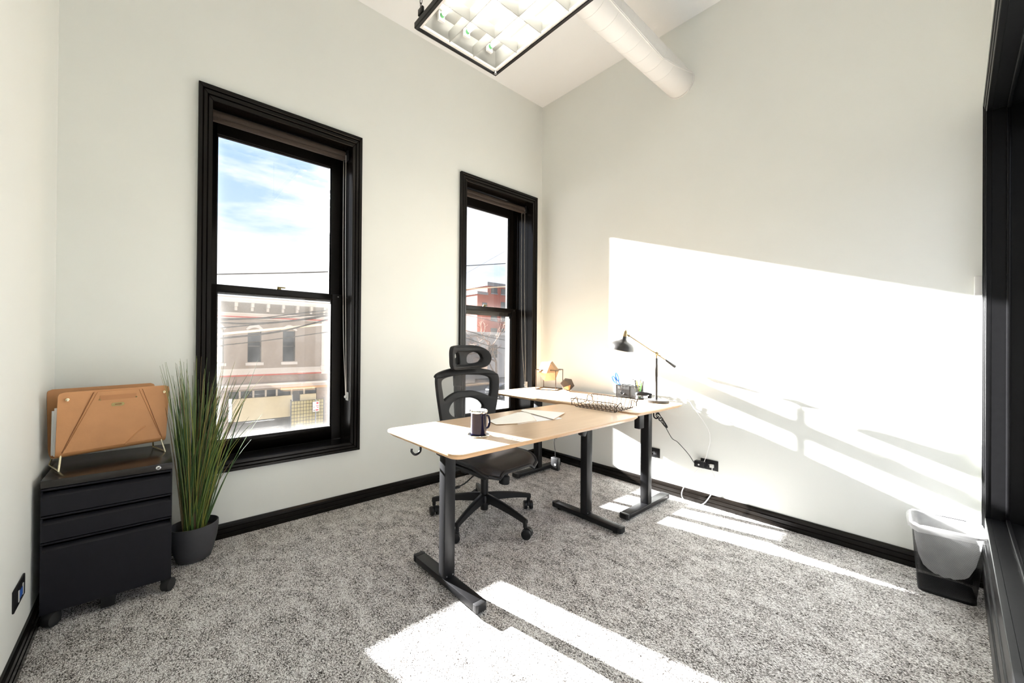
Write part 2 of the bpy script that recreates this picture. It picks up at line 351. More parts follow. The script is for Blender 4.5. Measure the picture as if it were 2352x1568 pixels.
def empty(name, loc=(0, 0, 0), rz=0, label=None, cat=None, group=None, kind=None):
    o = bpy.data.objects.new(name, None); col.objects.link(o); o.location = loc; o.rotation_euler = (0, 0, rz); o.empty_display_size = .05
    return tag(o, label, cat, group, kind)
def dup(o, parent=None):
    c = o.copy(); col.objects.link(c); c.parent = parent
    for ch in list(o.children): dup(ch, c)
    return c
def filled(splines, depth, bevel=0, res=2):
    """mesh of a flat shape with holes: list of closed 2D outlines, first is the outside"""
    cu = bpy.data.curves.new('shape', 'CURVE'); cu.dimensions = '2D'; cu.fill_mode = 'BOTH'; cu.extrude = depth/2; cu.bevel_depth = bevel; cu.bevel_resolution = res
    for pts in splines:
        sp = cu.splines.new('POLY'); sp.points.add(len(pts)-1)
        for q, pt in zip(sp.points, pts): q.co = (pt[0], pt[1], 0, 1)
        sp.use_cyclic_u = True
    ob = bpy.data.objects.new('shape', cu); col.objects.link(ob)
    dg = bpy.context.evaluated_depsgraph_get(); me = bpy.data.meshes.new_from_object(ob.evaluated_get(dg))
    bpy.data.objects.remove(ob); bpy.data.curves.remove(cu); return me
def smooth_closed(pts, n=8):
    out = []; m = len(pts)
    for i in range(m):
        p0, p1, p2, p3 = (Vector(pts[(i+k-1) % m]) for k in range(4))
        for j in range(n):
            t_ = j/n; out.append(tuple(.5*((2*p1)+(p2-p0)*t_+(2*p0-5*p1+4*p2-p3)*t_**2+(3*p1-p0-3*p2+p3)*t_**3)))
    return out
def smooth_open(pts, n=8):
    P = [Vector(q) for q in pts]; P = [2*P[0]-P[1]] + P + [2*P[-1]-P[-2]]; out = []
    for i in range(1, len(P)-2):
        p0, p1, p2, p3 = P[i-1:i+3]
        for j in range(n):
            t_ = j/n; out.append(tuple(.5*((2*p1)+(p2-p0)*t_+(2*p0-5*p1+4*p2-p3)*t_**2+(3*p1-p0-3*p2+p3)*t_**3)))
    out.append(tuple(P[-2])); return out
def rrect(x0, x1, y0, y1, r, n=6):
    out = []
    for cx, cy, a in ((x1-r, y1-r, 0), (x0+r, y1-r, 90), (x0+r, y0+r, 180), (x1-r, y0+r, 270)):
        for i in range(n+1):
            g = R(a+90*i/n); out.append((cx+cos(g)*r, cy+sin(g)*r))
    return out

# ------------------------------------------------------------------ room shell
W, D, H = 3.557, 2.89, 3.696           # x -W..0, y -D..0, z 0..H
T = .30                                # outside wall thickness
floor = tag(MB().box(-W-.1, .1, -D-.3, T, -.12, -.012).build('floor', 'concrete', smooth=False), 'concrete slab under mottled taupe carpet tiles', 'floor', kind='structure')
xs = [-W, -3.238, -2.738, -2.238, -1.738, -1.238, -.738, -.238, 0]; ys = [-D-.12, -2.818, -2.318, -1.818, -1.318, -.818, -.318, 0]
for i in range(len(xs)-1):
    for j in range(len(ys)-1):
        g = .0004
        MB().box(xs[i]+g, xs[i+1]-g, ys[j]+g, ys[j+1]-g, -.012, 0).build('carpet_tile', 'carpet', floor, smooth=False)
tag(MB().box(-W-.1, .1, -D-.3, T, H, H+.12).build('ceiling', 'ceiling_paint', smooth=False), 'plain white ceiling', 'ceiling', kind='structure')
def wall_with_holes(name, x0, x1, z0, z1, y0, y1, holes, material):
    b = MB(); X = sorted({x0, x1, *[h[0] for h in holes], *[h[1] for h in holes]}); Z = sorted({z0, z1, *[h[2] for h in holes], *[h[3] for h in holes]})
    for i in range(len(X)-1):
        for j in range(len(Z)-1):
            cx, cz = (X[i]+X[i+1])/2, (Z[j]+Z[j+1])/2
            if any(h[0] < cx < h[1] and h[2] < cz < h[3] for h in holes): continue
            b.box(X[i], X[i+1], y0, y1, Z[j], Z[j+1])
    return b.build(name, material, smooth=False)
wb = wall_with_holes('wall_back', -W-.1, .1, 0, H, 0, T, [(-2.96, -2.06, .42, 2.66), (-1.055, -.138, .36, 2.69)], 'wall_paint')
tag(wb, 'pale grey-green back wall pierced by two tall windows', 'wall', kind='structure')
ex = wall_with_holes('brick_skin', -W-3, 3, -4.6, 5, T, T+.14, [(-2.99, -2.03, .42, 2.75), (-1.10, -.098, .36, 2.78)], 'ext_brick_jamb'); ex.parent = wb
tag(MB().box(0, .12, -D-.3, 0, 0, H).build('wall_right', 'wall_paint', smooth=False), 'off-white right wall streaked with sunlight', 'wall', kind='structure')
tag(MB().box(-W-.12, -W, -D-.3, 0, 0, H).build('wall_left', 'wall_paint', smooth=False), 'off-white left wall beside the filing cabinet', 'wall', kind='structure')
wf = wall_with_holes('wall_front', -W, 0, 0, H, -D-.16, -D, [(-2.64, -.08, .35, 2.33)], 'wall_paint')
tag(wf, 'off-white near wall with a wide black-framed window', 'wall', kind='structure')

BB = [(0, 0), (.020, 0), (.020, .026), (.0155, .029), (.0185, .033), (.0185, .054), (.0135, .057), (.0165, .061), (.0145, .074), (.008, .0855), (0, .0855)]
def baseboard(name, label, M, length):
    b = MB(); b.M = M; b.prism(BB, 0, length, 'x'); return tag(b.build(name, 'black_trim', smooth=False), label, 'baseboard', kind='structure')
baseboard('baseboard_back', 'black ridged baseboard below the windows', Matrix.Translation((0, 0, 0)) @ Matrix.Rotation(pi, 4, 'Z'), W)
baseboard('baseboard_right', 'black ridged baseboard along the sunlit right wall', Matrix.Translation((0, -D, 0)) @ Matrix.Rotation(pi/2, 4, 'Z'), D)
baseboard('baseboard_left', 'black ridged baseboard along the left wall', Matrix.Translation((-W, 0, 0)) @ Matrix.Rotation(-pi/2, 4, 'Z'), D)
baseboard('baseboard_front', 'black ridged baseboard along the near wall', Matrix.Translation((-W, -D, 0)), W)

# ------------------------------------------------------------------ windows
def casing(parent, xl, xr, zb, zt, wl, wr, wbm, wtp, y, dirn, material='black_trim'):
    """four mitred stepped boards around an opening; y = wall face, dirn = +1/-1 into the room"""
    bands = [(0, .30, .026), (.30, .36, .014), (.36, .63, .022), (.63, .69, .012), (.69, 1.0, .018)]
    for side in ('left', 'right', 'top', 'bottom'):
        b = MB()
        for a0, a1, t_ in bands:
            def ring(a): return (xl+wl*a, xr-wr*a, zb+wbm*a, zt-wtp*a)
            o, i = ring(a0), ring(a1); y0, y1 = y-dirn*.001, y+dirn*t_
            q = {'left': [(o[0], o[2]), (i[0], i[2]), (i[0], i[3]), (o[0], o[3])], 'right': [(i[1], i[2]), (o[1], o[2]), (o[1], o[3]), (i[1], i[3])],
                 'top': [(i[0], i[3]), (i[1], i[3]), (o[1], o[3]), (o[0], o[3])], 'bottom': [(o[0], o[2]), (o[1], o[2]), (i[1], i[2]), (i[0], i[2])]}[side]
            b.hexa([(u, y0, v) for u, v in q], [(u, y1, v) for u, v in q])
        b.build('casing', material, parent, bevel=.002, seg=1)
def sash(parent, x0, x1, z0, z1, gx0, gx1, gz0, gz1, y, glass):
    b = MB()
    b.box(x0, gx0, y, y+.038, z0, z1).box(gx1, x1, y, y+.038, z0, z1).box(gx0, gx1, y, y+.038, z0, gz0).box(gx0, gx1, y, y+.038, gz1, z1)
    g = .008
    b.box(gx0, gx0+g, y+.010, y+.030, gz0, gz1).box(gx1-g, gx1, y+.010, y+.030, gz0, gz1).box(gx0, gx1, y+.010, y+.030, gz0, gz0+g).box(gx0, gx1, y+.010, y+.030, gz1-g, gz1)
    o = b.build('sash_frame', 'black_sash', parent, bevel=.002, seg=1)
    MB().box(gx0, gx1, y+.019, y+.021, gz0, gz1).build('pane', glass, o, smooth=False)
    return o
def make_window(name, label, out, inn, jl, jr, d, glass, meet, drop):
    w_ = empty(name, (0, 0, 0), label=label, cat='window', kind='structure')
    xl, xr, zb, zt = out; il, ir, ib, it = inn
    casing(w_, xl, xr, zb, zt, il-xl, xr-ir, ib-zb, zt-it, 0, -1)
    MB().box(jl-.02, jl, 0, T, ib-.02, it+.02).build('jamb', 'black_trim', w_)
    b = MB().box(jr, jr+.02, 0, T, ib-.02, it+.02)
    for yy in (d-.025, d+.0385): b.box(jr-.010, jr+.001, yy, yy+.006, ib, it)
    b.build('jamb', 'black_trim', w_)
    MB().box(jl, jr, 0, T, it, it+.02).build('head', 'black_trim', w_)
    MB().hexa([(jl, -.004, ib-.03), (jr, -.004, ib-.03), (jr, T+.05, ib-.03), (jl, T+.05, ib-.03)], [(jl, -.004, ib), (jr, -.004, ib), (jr, T+.05, ib-.004), (jl, T+.05, ib-.004)]).build('sill', 'sill_paint', w_)
    gx0, gx1, gz0, gz1 = glass; m0, m1 = meet
    lo = sash(w_, jl, jr, ib, m1, gx0, gx1, gz0, m0, d, 'glass_dirty')
    sash(w_, jl, jr, m0-drop, it, gx0, gx1, m1-.004, gz1, d+.0455, 'glass_clean')
    k = MB().cyl(((gx0+gx1)/2, d+.018, m1), ((gx0+gx1)/2, d+.018, m1+.014), .017, .012, 12)
    k.box((gx0+gx1)/2-.012, (gx0+gx1)/2+.040, d+.008, d+.020, m1+.012, m1+.020); k.build('sash_lock', 'brass_plate', lo, bevel=.001)
    for x in (jl+.03, jr-.032): MB().cyl((x, d, m0+.020), (x, d-.004, m0+.020), .006, .004, 10).build('screw', 'steel', lo)
    return w_
make_window('window_1', 'tall black-framed sash window behind the potted grass', (-2.995, -2.006, .395, 2.685), (-2.924, -2.075, .455, 2.60), -2.945, -2.075, .165, (-2.880, -2.150, .545, 2.512), (1.503, 1.541), .012)
make_window('window_2', 'tall black-framed sash window beside the corner, behind the chair', (-1.0917, -.0886, .345, 2.705), (-1.020, -.153, .41, 2.635), -1.040, -.153, .215, (-.965, -.228, .487, 2.545), (1.515, 1.553), .042)
w3 = empty('window_3', (0, 0, 0), label='wide black-framed window in the near wall at the right edge', cat='window', kind='structure')
casing(w3, -2.69, -.028, .10, 2.375, .07, .072, .27, .065, -D, 1, 'black_satin')
for x0, x1 in ((-2.64, -2.62), (-.10, -.08)): MB().box(x0, x1, -D-.16, -D, .37, 2.31).build('jamb', 'black_satin', w3)
for i, yy in enumerate((-D-.045, -D-.095)):
    MB().box(-.112, -.10, yy-.008, yy+.004, .37, 2.31).build('stop', 'black_satin', w3, bevel=.003)
    MB().box(-2.62, -.10, yy-.008, yy+.004, .37, .384).build('stop', 'black_satin', w3, bevel=.003)
    MB().box(-2.62, -.10, yy-.008, yy+.004, 2.296, 2.31).build('stop', 'black_satin', w3, bevel=.003)
MB().box(-2.62, -.10, -D-.16, -D, 2.31, 2.33).build('head', 'black_satin', w3)
MB().box(-2.62, -.10, -D-.16, -D, .35, .37).build('sill', 'black_satin', w3)
sash(w3, -2.62, -1.36, .37, 2.31, -2.55, -1.43, .44, 2.24, -D-.15, 'glass_clean')
sash(w3, -1.36, -.10, .37, 2.31, -1.29, -.17, .44, 2.24, -D-.15, 'glass_clean')

def roller_blind(x0, x1, z, zlow, y, label):
    rb = empty('roller_blind', ((x0+x1)/2, y, z), label=label, cat='blind', group='roller blinds rolled up in the window heads')
    h = (x1-x0)/2
    MB().cyl((-h+.02, 0, 0), (h-.03, 0, 0), .034, n=28).build('rolled_cloth', 'blind_cloth', rb)
    MB().box(-h+.02, h-.03, -.036, -.030, -.040, -.022).build('hem_bar', 'blind_cloth', rb, bevel=.002)
    MB().box(-h, -h+.012, -.03, .03, -.03, .04).build('bracket', 'black_plastic', rb, bevel=.002)
    MB().box(h-.014, h, -.03, .03, -.03, .04).build('bracket', 'black_plastic', rb, bevel=.002)
    MB().cyl((h-.030, 0, 0), (h-.016, 0, 0), .024, n=20).build('chain_wheel', 'black_plastic', rb)
    L = z-zlow
    for dy in (-.024, .022):
        pts = smooth_open([(h-.022, dy, 0), (h-.020, dy, -L*.4), (h-.014, dy-.01, -L*.75), (h-.010, -.035+dy*.2, -L)], 10)
        MB().tube(pts, .0022, 6).build('bead_chain', 'bead_chain', rb)
    b = MB().sphere((h-.012, -.035, -L-.004), .012, 10, 6); b.sphere((h-.010, -.050, -L+.010), .008, 10, 6); b.box(h-.006, h, -.06, -.02, -L-.03, -L+.03)
    b.build('chain_tie', 'clear_knob', rb)
roller_blind(-2.943, -2.077, 2.558, .785, .080, 'rolled-up dark brown blind in the window behind the grass')
roller_blind(-1.038, -.155, 2.590, .755, .100, 'rolled-up dark brown blind in the window beside the corner')

# ------------------------------------------------------------------ pendant light
FX0, FX1, FY0, FY1, FZ = -2.08, -1.47, -2.105, -.885, 2.92
pl = empty('pendant_light', ((FX0+FX1)/2, (FY0+FY1)/2, FZ), label='black-framed fluorescent troffer with a white louvre grid, hung on chains', cat='ceiling light')
hx, hy = (FX1-FX0)/2, (FY1-FY0)/2
b = MB()
for x0, x1, y0, y1 in ((-hx, -hx+.02, -hy, hy), (hx-.02, hx, -hy, hy), (-hx+.02, hx-.02, -hy, -hy+.02), (-hx+.02, hx-.02, hy-.02, hy)): b.box(x0, x1, y0, y1, 0, .034)
b.build('outer_frame', 'black_metal', pl, bevel=.003, seg=1)
def frustum(name, material, i0, i1, z0, z1, cap):
    q = lambda i_, z_: [(-hx+i_, -hy+i_, z_), (hx-i_, -hy+i_, z_), (hx-i_, hy-i_, z_), (-hx+i_, hy-i_, z_)]
    MB().add(q(i0, z0)+q(i1, z1), [(0, 1, 5, 4), (1, 2, 6, 5), (2, 3, 7, 6), (3, 0, 4, 7)] + ([(4, 5, 6, 7)] if cap else [])).build(name, material, pl, smooth=False)
frustum('housing', 'black_metal', .012, .052, .030, .112, True)
frustum('reflector', 'satin_louvre', .022, .056, .022, .106, True)
b = MB()
for x0, x1, y0, y1 in ((-hx+.02, -hx+.036, -hy+.02, hy-.02), (hx-.036, hx-.02, -hy+.02, hy-.02), (-hx+.036, hx-.036, -hy+.02, -hy+.036), (-hx+.036, hx-.036, hy-.036, hy-.02)): b.box(x0, x1, y0, y1, .006, .020)
b.build('inner_frame', 'fixture_white', pl)
ix, iy = hx-.036, hy-.036
def blade(n_, a0, a1, along, pos):
    b = MB(); pr = [(-.0015, .008), (.0015, .008), (.004, .035), (.010, .066), (-.010, .066), (-.004, .035)]
    if along == 'y': b.prism([(pos+u, v) for u, v in pr], a0, a1, 'y')
    else: b.prism([(pos+u, v) for u, v in pr], a0, a1, 'x')
    return b.build('louvre_blade', 'satin_louvre', pl, ang=60)
for i in (1, 2): blade('l', -iy, iy, 'y', -ix+2*ix*i/3)
for i in range(1, 6): blade('c', -ix, ix, 'x', -iy+2*iy*i/6)
for i in range(3):
    x = -ix+2*ix*(i+.5)/3
    MB().cyl((x, -hy+.105, .083), (x, hy-.105, .083), .0128, n=14).build('tube', 'tube_light', pl)
    for s in (-1, 1):
        MB().cyl((x, s*(hy-.105), .083), (x, s*(hy-.088), .083), .0132, n=14).build('tube_cap', 'green_cap', pl)
        MB().box(x-.02, x+.02, s*(hy-.080)-.008, s*(hy-.080)+.008, .055, .104).build('lamp_holder', 'white_plastic', pl, bevel=.002)
MB().cyl((hx-.028, hy-.030, .006), (hx-.028, hy-.030, -.010), .009, n=12).build('latch', 'steel', pl)
lk = MB(); pts = [(cos(a_)*.0062, 0, sin(a_)*.0085+(.0075 if sin(a_) > 0 else -.0075)) for a_ in [2*pi*k/14 for k in range(14)]]
lk.tube(pts, .0019, 6, closed=True); lme = lk.mesh('chain_link'); lme.materials.append(MATS['black_metal'])
for sx_ in (-1, 1):
    for sy_ in (-1, 1):
        cx_, cy_ = sx_*(hx-.016), sy_*(hy-.045)
        MB().box(cx_-.008, cx_+.008, cy_-.022, cy_+.022, .058, .094).build('chain_bracket', 'black_metal', pl, bevel=.004)
        zz = .106; k = 0
        while FZ+zz < H-.002:
            o = bpy.data.objects.new('chain_link', lme); col.objects.link(o); o.parent = pl; o.location = (cx_, cy_, zz); o.rotation_euler = (0, 0, pi/2*(k % 2)+.5); zz += .0265; k += 1

# ------------------------------------------------------------------ air duct
ad = empty('air_duct', (0, -1.414, 3.226), label='round white air duct running into the right wall', cat='duct')
MB().cyl((-W, 0, 0), (0, 0, 0), .100, n=48, cap=False).build('duct_tube', 'duct_white', ad)
for i in range(22):
    x = -.30-.145*i
    MB().tube([(x+.02*sin(a_), cos(a_)*.1005, sin(a_)*.1005) for a_ in [2*pi*k/40 for k in range(40)]], .0008, 5, closed=True).build('seam', 'duct_white', ad)
b = MB()
rr = .1035
for off in (0, .012):
    pts = []
    for i in range(60):
        u = i/59; x = -2.4+2.38*u
        th = R(-172-8*(1-u)+28*min(1, max(0, (u-.2)/.62)) if u < .82 else -152 - 46*((u-.82)/.18)**1.5)
        th += off*6
        pts.append((x, cos(th)*rr, sin(th)*rr))
    b.tube(pts, .0045, 6)
b.build('taped_cable', 'duct_white', ad)
MB().lathe([(.100, 0), (.106, 0), (.106, .010), (.100, .010)], 48).build('collar', 'duct_white', ad).rotation_euler = (0, -pi/2, 0)

# ------------------------------------------------------------------ standing desks
def make_desk(x0, x1, y0, y1, z, horizontal, label, legs, foot, rot):
    """horizontal: long side along X; legs: positions on the long axis; foot: (centre, half length) on the short axis"""
    d = empty('standing_desk', ((x0+x1)/2, (y0+y1)/2, 0), rot, label=label, cat='desk', group='height-adjustable desks')
    L, Wd = ((x1-x0), (y1-y0)) if horizontal else ((y1-y0), (x1-x0))
    hl, hw = L/2, Wd/2
    o = rrect(-hl, hl, -hw, hw, .055, 7); i_ = rrect(-hl+.020, hl-.020, -hw+.020, hw-.020, .045, 7)
    n = len(o); b = MB()
    e0 = [(u, v, z-.008) for u, v in o]; e1 = [(u, v, z-.0205) for u, v in i_]
    top = [(u*(1-.0008), v*(1-.0015), z) for u, v in o]
    t_ = MB(); t_.add([(u, v, z) for u, v in o] + [(u, v, z-.004) for u, v in o], [tuple(range(n))] + [(k, n+k, n+(k+1) % n, (k+1) % n) for k in range(n)])
    tt = t_.build('tabletop', 'desk_top', d, ang=40)
    b.add([(u, v, z-.004) for u, v in o] + [(u, v, z-.009) for u, v in o] + [(u, v, z-.027) for u, v in i_],
          [(k, n+k, n+(k+1) % n, (k+1) % n) for k in range(n)] + [(n+k, 2*n+k, 2*n+(k+1) % n, n+(k+1) % n) for k in range(n)] + [tuple(range(3*n-1, 2*n-1, -1))])
    b.build('bevelled_edge', 'desk_edge', tt, ang=25)
    fc, fh = foot
    for p in legs:
        MB().box(p-.0305, p+.0305, fc-.026, fc+.026, .046, z-.050).build('leg', 'black_metal', d, bevel=.004)
        f_ = MB().box(p-.031, p+.031, fc-fh+.030, fc+fh-.030, .014, .046).build('foot', 'black_metal', d, bevel=.003)
        for s in (-1, 1):
            MB().prism([(p-.031, fc+s*(fh-.030)), (p+.031, fc+s*(fh-.030)), (p+.031, fc+s*(fh-.008)), (p+.022, fc+s*fh), (p-.022, fc+s*fh), (p-.031, fc+s*(fh-.008))], .013, .0465).build('end_cap', 'black_plastic', f_, bevel=.002)
            MB().cyl((p, fc+s*(fh-.05), 0), (p, fc+s*(fh-.05), .015), .017, n=14).build('leveller', 'rubber', f_)
        MB().box(p-.030, p+.030, fc-.17, fc+.17, z-.050, z-.0275).build('bracket', 'black_metal', d, bevel=.004)
        for sx_ in (-1, 1):
            MB().cyl((p+sx_*.018, fc-.026, .058), (p+sx_*.018, fc-.028, .058), .0035, n=8).build('screw', 'steel', d)
    MB().box(min(legs)+.03, max(legs)-.03, fc-.040, fc+.040, z-.055, z-.0275).build('crossbeam', 'black_metal', d, bevel=.003)
    return d
d1 = make_desk(-2.247, -.780, -1.523, -.900, .730, True, 'pale wood standing desk with the mug, nearest the camera', (-.549, .595), (-.0035, .270), 0)
MB().tube(smooth_open([(-.60, .165, .700), (-.60, .165, .640), (-.606, .165, .620), (-.632, .165, .612), (-.652, .165, .630), (-.652, .165, .645)], 6), .006, 10).build('hook', 'black_metal', d1)
MB().prism([(.455, .703), (.530, .703), (.530, .625), (.505, .580), (.475, .592)], -.060, -.020, 'y').build('motor_box', 'black_plastic', d1, bevel=.006)
d2 = make_desk(-.775, -.075, -1.495, -.065, .740, False, 'pale wood standing desk with the lamp, against the right wall', (-.598, .430), (.003, .307), pi/2)
d2.location = (-.425, -.78, 0)
b = MB(); b.box(-.665, -.625, .160, .225, .612, .713); b.build('motor_box', 'black_plastic', d2, bevel=.006)

# ------------------------------------------------------------------ office chair
ch = empty('office_chair', (-1.445, -.778, 0), R(4), label='black mesh office chair with headrest, pulled up behind the desk', cat='chair')
bc = MB()
bc.lathe([(.030, .10), (.046, .105), (.046, .150), (.040, .165), (.030, .170)], 24); bc.build('hub', 'black_plastic', ch)
MB().cyl((0, 0, .065), (0, 0, .10), .026, n=20).build('hub_pin', 'black_plastic', ch)
angs = [R(a_-4) for a_ in (-14, -86, -158, 130, 58)]
def leg_mesh():
    b = MB(); rows = []
    for i in range(9):
        u = i/8; r_ = .03+.335*u; zc = .150-.015*u-.035*u*u; hw = .024-.011*u; hh = .026-.012*u
        rows.append([(r_, -hw, zc-hh), (r_, -hw*.8, zc+hh*.7), (r_, -hw*.4, zc+hh), (r_, hw*.4, zc+hh), (r_, hw*.8, zc+hh*.7), (r_, hw, zc-hh), (r_, hw*.5, zc-hh*.6), (r_, -hw*.5, zc-hh*.6)])
    k = 8; vs = [q for r_ in rows for q in r_]
    b.add(vs, [(i*k+j, i*k+(j+1) % k, (i+1)*k+(j+1) % k, (i+1)*k+j) for i in range(8) for j in range(k)] + [tuple(range(k-1, -1, -1)), tuple(8*k+j for j in range(k))])
    b.cyl((.352, 0, .062), (.352, 0, .108), .012, n=12); return b
lm = leg_mesh().mesh('leg', ang=40); lm.materials.append(MATS['black_plastic'])
wm = MB().cyl((0, -.0115, 0), (0, .0115, 0), .0300, n=22); wm = wm.mesh('wheel', bevel=.004); wm.materials.append(MATS['black_plastic'])
hm = MB(); hm.prism([(.030*cos(R(a_)), .030*sin(R(a_))) for a_ in range(-10, 200, 15)], -.008, .008, 'y'); hm = hm.mesh('caster', bevel=.002); hm.materials.append(MATS['black_plastic'])
for i, a_ in enumerate(angs):
    o = bpy.data.objects.new('leg', lm); col.objects.link(o); o.parent = ch; o.rotation_euler = (0, 0, a_)
    c_ = bpy.data.objects.new('caster', hm); col.objects.link(c_); c_.parent = ch
    swv = a_ + (1.2, .4, -1.0, 2.2, .8)[i]
    c_.location = (.352*cos(a_)+.014*cos(swv), .352*sin(a_)+.014*sin(swv), .034); c_.rotation_euler = (0, 0, swv)
    for s in (-1, 1):
        w_ = bpy.data.objects.new('wheel', wm); col.objects.link(w_); w_.parent = c_; w_.location = (0, s*.0205, -.004)
MB().cyl((0, 0, .165), (0, 0, .285), .0255, n=20).build('gas_lift_sleeve', 'black_plastic', ch)
MB().cyl((0, 0, .285), (0, 0, .345), .0135, n=18).build('gas_lift', 'steel', ch)
MB().box(-.075, .075, -.14, .15, .325, .375).build('tilt_mechanism', 'black_plastic', ch, bevel=.012)
kn = MB(); kn.M = Matrix.Translation((.045, -.105, 0)) @ Matrix.Rotation(R(8), 4, 'Y')
kn.lathe([(.030, .245), (.035, .250), (.035, .295), (.029, .300), (.022, .305), (.022, .345)], 20); kn.build('tension_knob', 'soft_black', ch, bevel=.0015)
for sx_, nm in ((-1, 'l'), (1, 'r')):
    pts = smooth_open([(sx_*.05, -.02, .335), (sx_*.13, -.03, .325), (sx_*.20, -.03, .295), (sx_*.26, -.03, .285)], 5)
    b = MB().tube(pts, .0045, 8); b.build('lever', 'black_metal', ch)
    MB().box(sx_*.275-.025, sx_*.275+.025, -.040, -.020, .279, .291).build('lever_grip', 'black_plastic', ch, bevel=.003)
# seat: rounded mesh deck with a waterfall front
rows = []; NX, NY = 18, 18
for j in range(NY+1):
    v = j/NY; y = -.285+.50*v; row = []
    half = .255*(1-.10*max(0, v-.55)/.45) - .10*(1-sqrt(1-(max(0, .20-v)/.20)**2))
    for i in range(NX+1):
        u = i/NX*2-1; x = half*u
        z = .472 - .058*max(0, .30-v)**1.8/.1145 - .010*(1-u*u)*sin(pi*min(1, v+.1)) - .030*max(0, abs(u)-.72)**1.5/.148
        row.append((x, y, z))
    rows.append(row)
b = MB().grid(rows); low = [[(x, y, z-.012) for x, y, z in r_] for r_ in rows]; b.grid(low)
k = NX+1
st = b.build('seat', 'seat_mesh', ch, ang=80)
edge = [rows[0][i] for i in range(k)] + [rows[j][-1] for j in range(1, NY+1)] + [rows[-1][i] for i in range(k-2, -1, -1)] + [rows[j][0] for j in range(NY-1, 0, -1)]
MB().tube([(x*1.01, y*1.005, z-.006) for x, y, z in edge], .0125, 8, closed=True).build('seat_rim', 'black_plastic', st)
b = MB()
for sx_ in (-1, 1): b.tube(smooth_open([(sx_*.225, -.24, .385), (sx_*.235, -.08, .395), (sx_*.235, .12, .400), (sx_*.16, .22, .410)], 6), .016, 8)
b.box(-.23, .23, -.06, -.02, .365, .395); b.box(-.23, .23, .08, .12, .365, .395)
b.build('seat_frame', 'black_plastic', ch, bevel=.004)
# arm-rest mounts at both sides
for sx_ in (-1, 1):
    MB().hexa([(sx_*.20, .02, .36), (sx_*.27, .02, .36), (sx_*.27, .08, .36), (sx_*.20, .08, .36)], [(sx_*.20, .02, .385), (sx_*.285, .02, .385), (sx_*.285, .08, .385), (sx_*.20, .08, .385)]).build('side_bracket', 'black_plastic', ch, bevel=.006)
# backrest (curved frame with three openings)
def bend(x, z):   # y of the backrest surface
    return .235 + .09*(z-.70) + .10*max(0, .62-z)**1.2 - .75*x*x*(1-.25*(z > .95))
def bent(me, name, material, parent, f=bend, offx=.02):
    for v in me.vertices: v.co = (v.co.x+offx, f(v.co.x, v.co.y) - v.co.z, v.co.y)
    me.materials.append(MATS[material]); me.update()
    bm = bmesh.new(); bm.from_mesh(me); bmesh.ops.remove_doubles(bm, verts=bm.verts, dist=1e-5); bmesh.ops.recalc_face_normals(bm, faces=bm.faces); bm.to_mesh(me); bm.free()
    for q in me.polygons: q.use_smooth = True
    me.set_sharp_from_angle(angle=R(50))
    o = bpy.data.objects.new(name, me); col.objects.link(o); o.parent = parent; return o
outer = smooth_closed([(-.285, .935), (-.255, .968), (-.13, .992), (0, .999), (.13, .992), (.262, .966), (.292, .930), (.290, .85), (.270, .74), (.235, .60), (.21, .52), (.15, .485), (0, .478), (-.15, .485), (-.21, .52), (-.235, .60), (-.262, .74), (-.28, .85)], 6)
hole1 = smooth_closed([(-.235, .92), (-.18, .945), (-.06, .952), (.06, .952), (.18, .945), (.235, .92), (.238, .86), (.222, .785), (.17, .80), (.08, .828), (0, .834), (-.08, .828), (-.17, .800), (-.212, .785), (-.228, .85)], 5)
hole2 = smooth_closed([(-.165, .715), (-.13, .762), (-.06, .786), (0, .790), (.06, .786), (.13, .762), (.165, .715), (.13, .672), (.06, .650), (0, .645), (-.06, .650), (-.13, .672)], 5)
hole3 = smooth_closed([(-.15, .59), (-.08, .612), (0, .616), (.08, .612), (.15, .59), (.12, .545), (0, .528), (-.12, .545)], 5)
def swell(pts, d_):
    cx_ = sum(q[0] for q in pts)/len(pts); cy_ = sum(q[1] for q in pts)/len(pts); out_ = []
    for x, y in pts:
        v = Vector((x-cx_, y-cy_)); v *= (v.length+d_)/v.length; out_.append((cx_+v.x, cy_+v.y))
    return out_
hole1, hole2, hole3 = swell(hole1, .008), swell(hole2, .008), swell(hole3, .008)
bk = bent(filled([outer, hole1, hole2, hole3], .016, .008), 'backrest', 'soft_black', ch)
rows = []
for j in range(25):
    z = .51+.465*j/24; hw = .185+.085*min(1, (z-.51)/.35)
    rows.append([(.02+x, bend(x, z)+.002, z) for x in [hw*(i/10-1) for i in range(21)]])
MB().grid(rows).build('mesh_panel', 'chair_mesh', bk, ang=80)
pts = [(.02, bend(0, z)+.035+.03*sin(pi*(z-.40)/.6), z) for z in [.40+.56*i/14 for i in range(15)]]
sp = MB(); rows = [[(x_-.030, y_, z_), (x_-.030, y_+.016, z_), (x_+.030, y_+.016, z_), (x_+.030, y_, z_)] for x_, y_, z_ in pts]
vs = [q for r_ in rows for q in r_]; n = len(rows)
sp.add(vs, [(i*4+j, i*4+(j+1) % 4, (i+1)*4+(j+1) % 4, (i+1)*4+j) for i in range(n-1) for j in range(4)] + [(3, 2, 1, 0), tuple((n-1)*4+j for j in range(4))])
sp.build('spine', 'black_plastic', ch, bevel=.004)
MB().box(-.05, .09, .20, .32, .36, .44).build('back_bracket', 'black_plastic', ch, bevel=.015)
MB().hexa([(-.040, .262, .87), (.020, .262, .87), (.020, .292, .87), (-.040, .292, .87)], [(-.046, .270, 1.03), (.030, .270, 1.03), (.030, .295, 1.03), (-.046, .295, 1.03)]).build('headrest_post', 'black_plastic', ch, bevel=.006)
def hbend(x, z): return .235 + .10*(z-1.08) - 1.6*x*x - 1.6*(z-1.085)**2*1.5
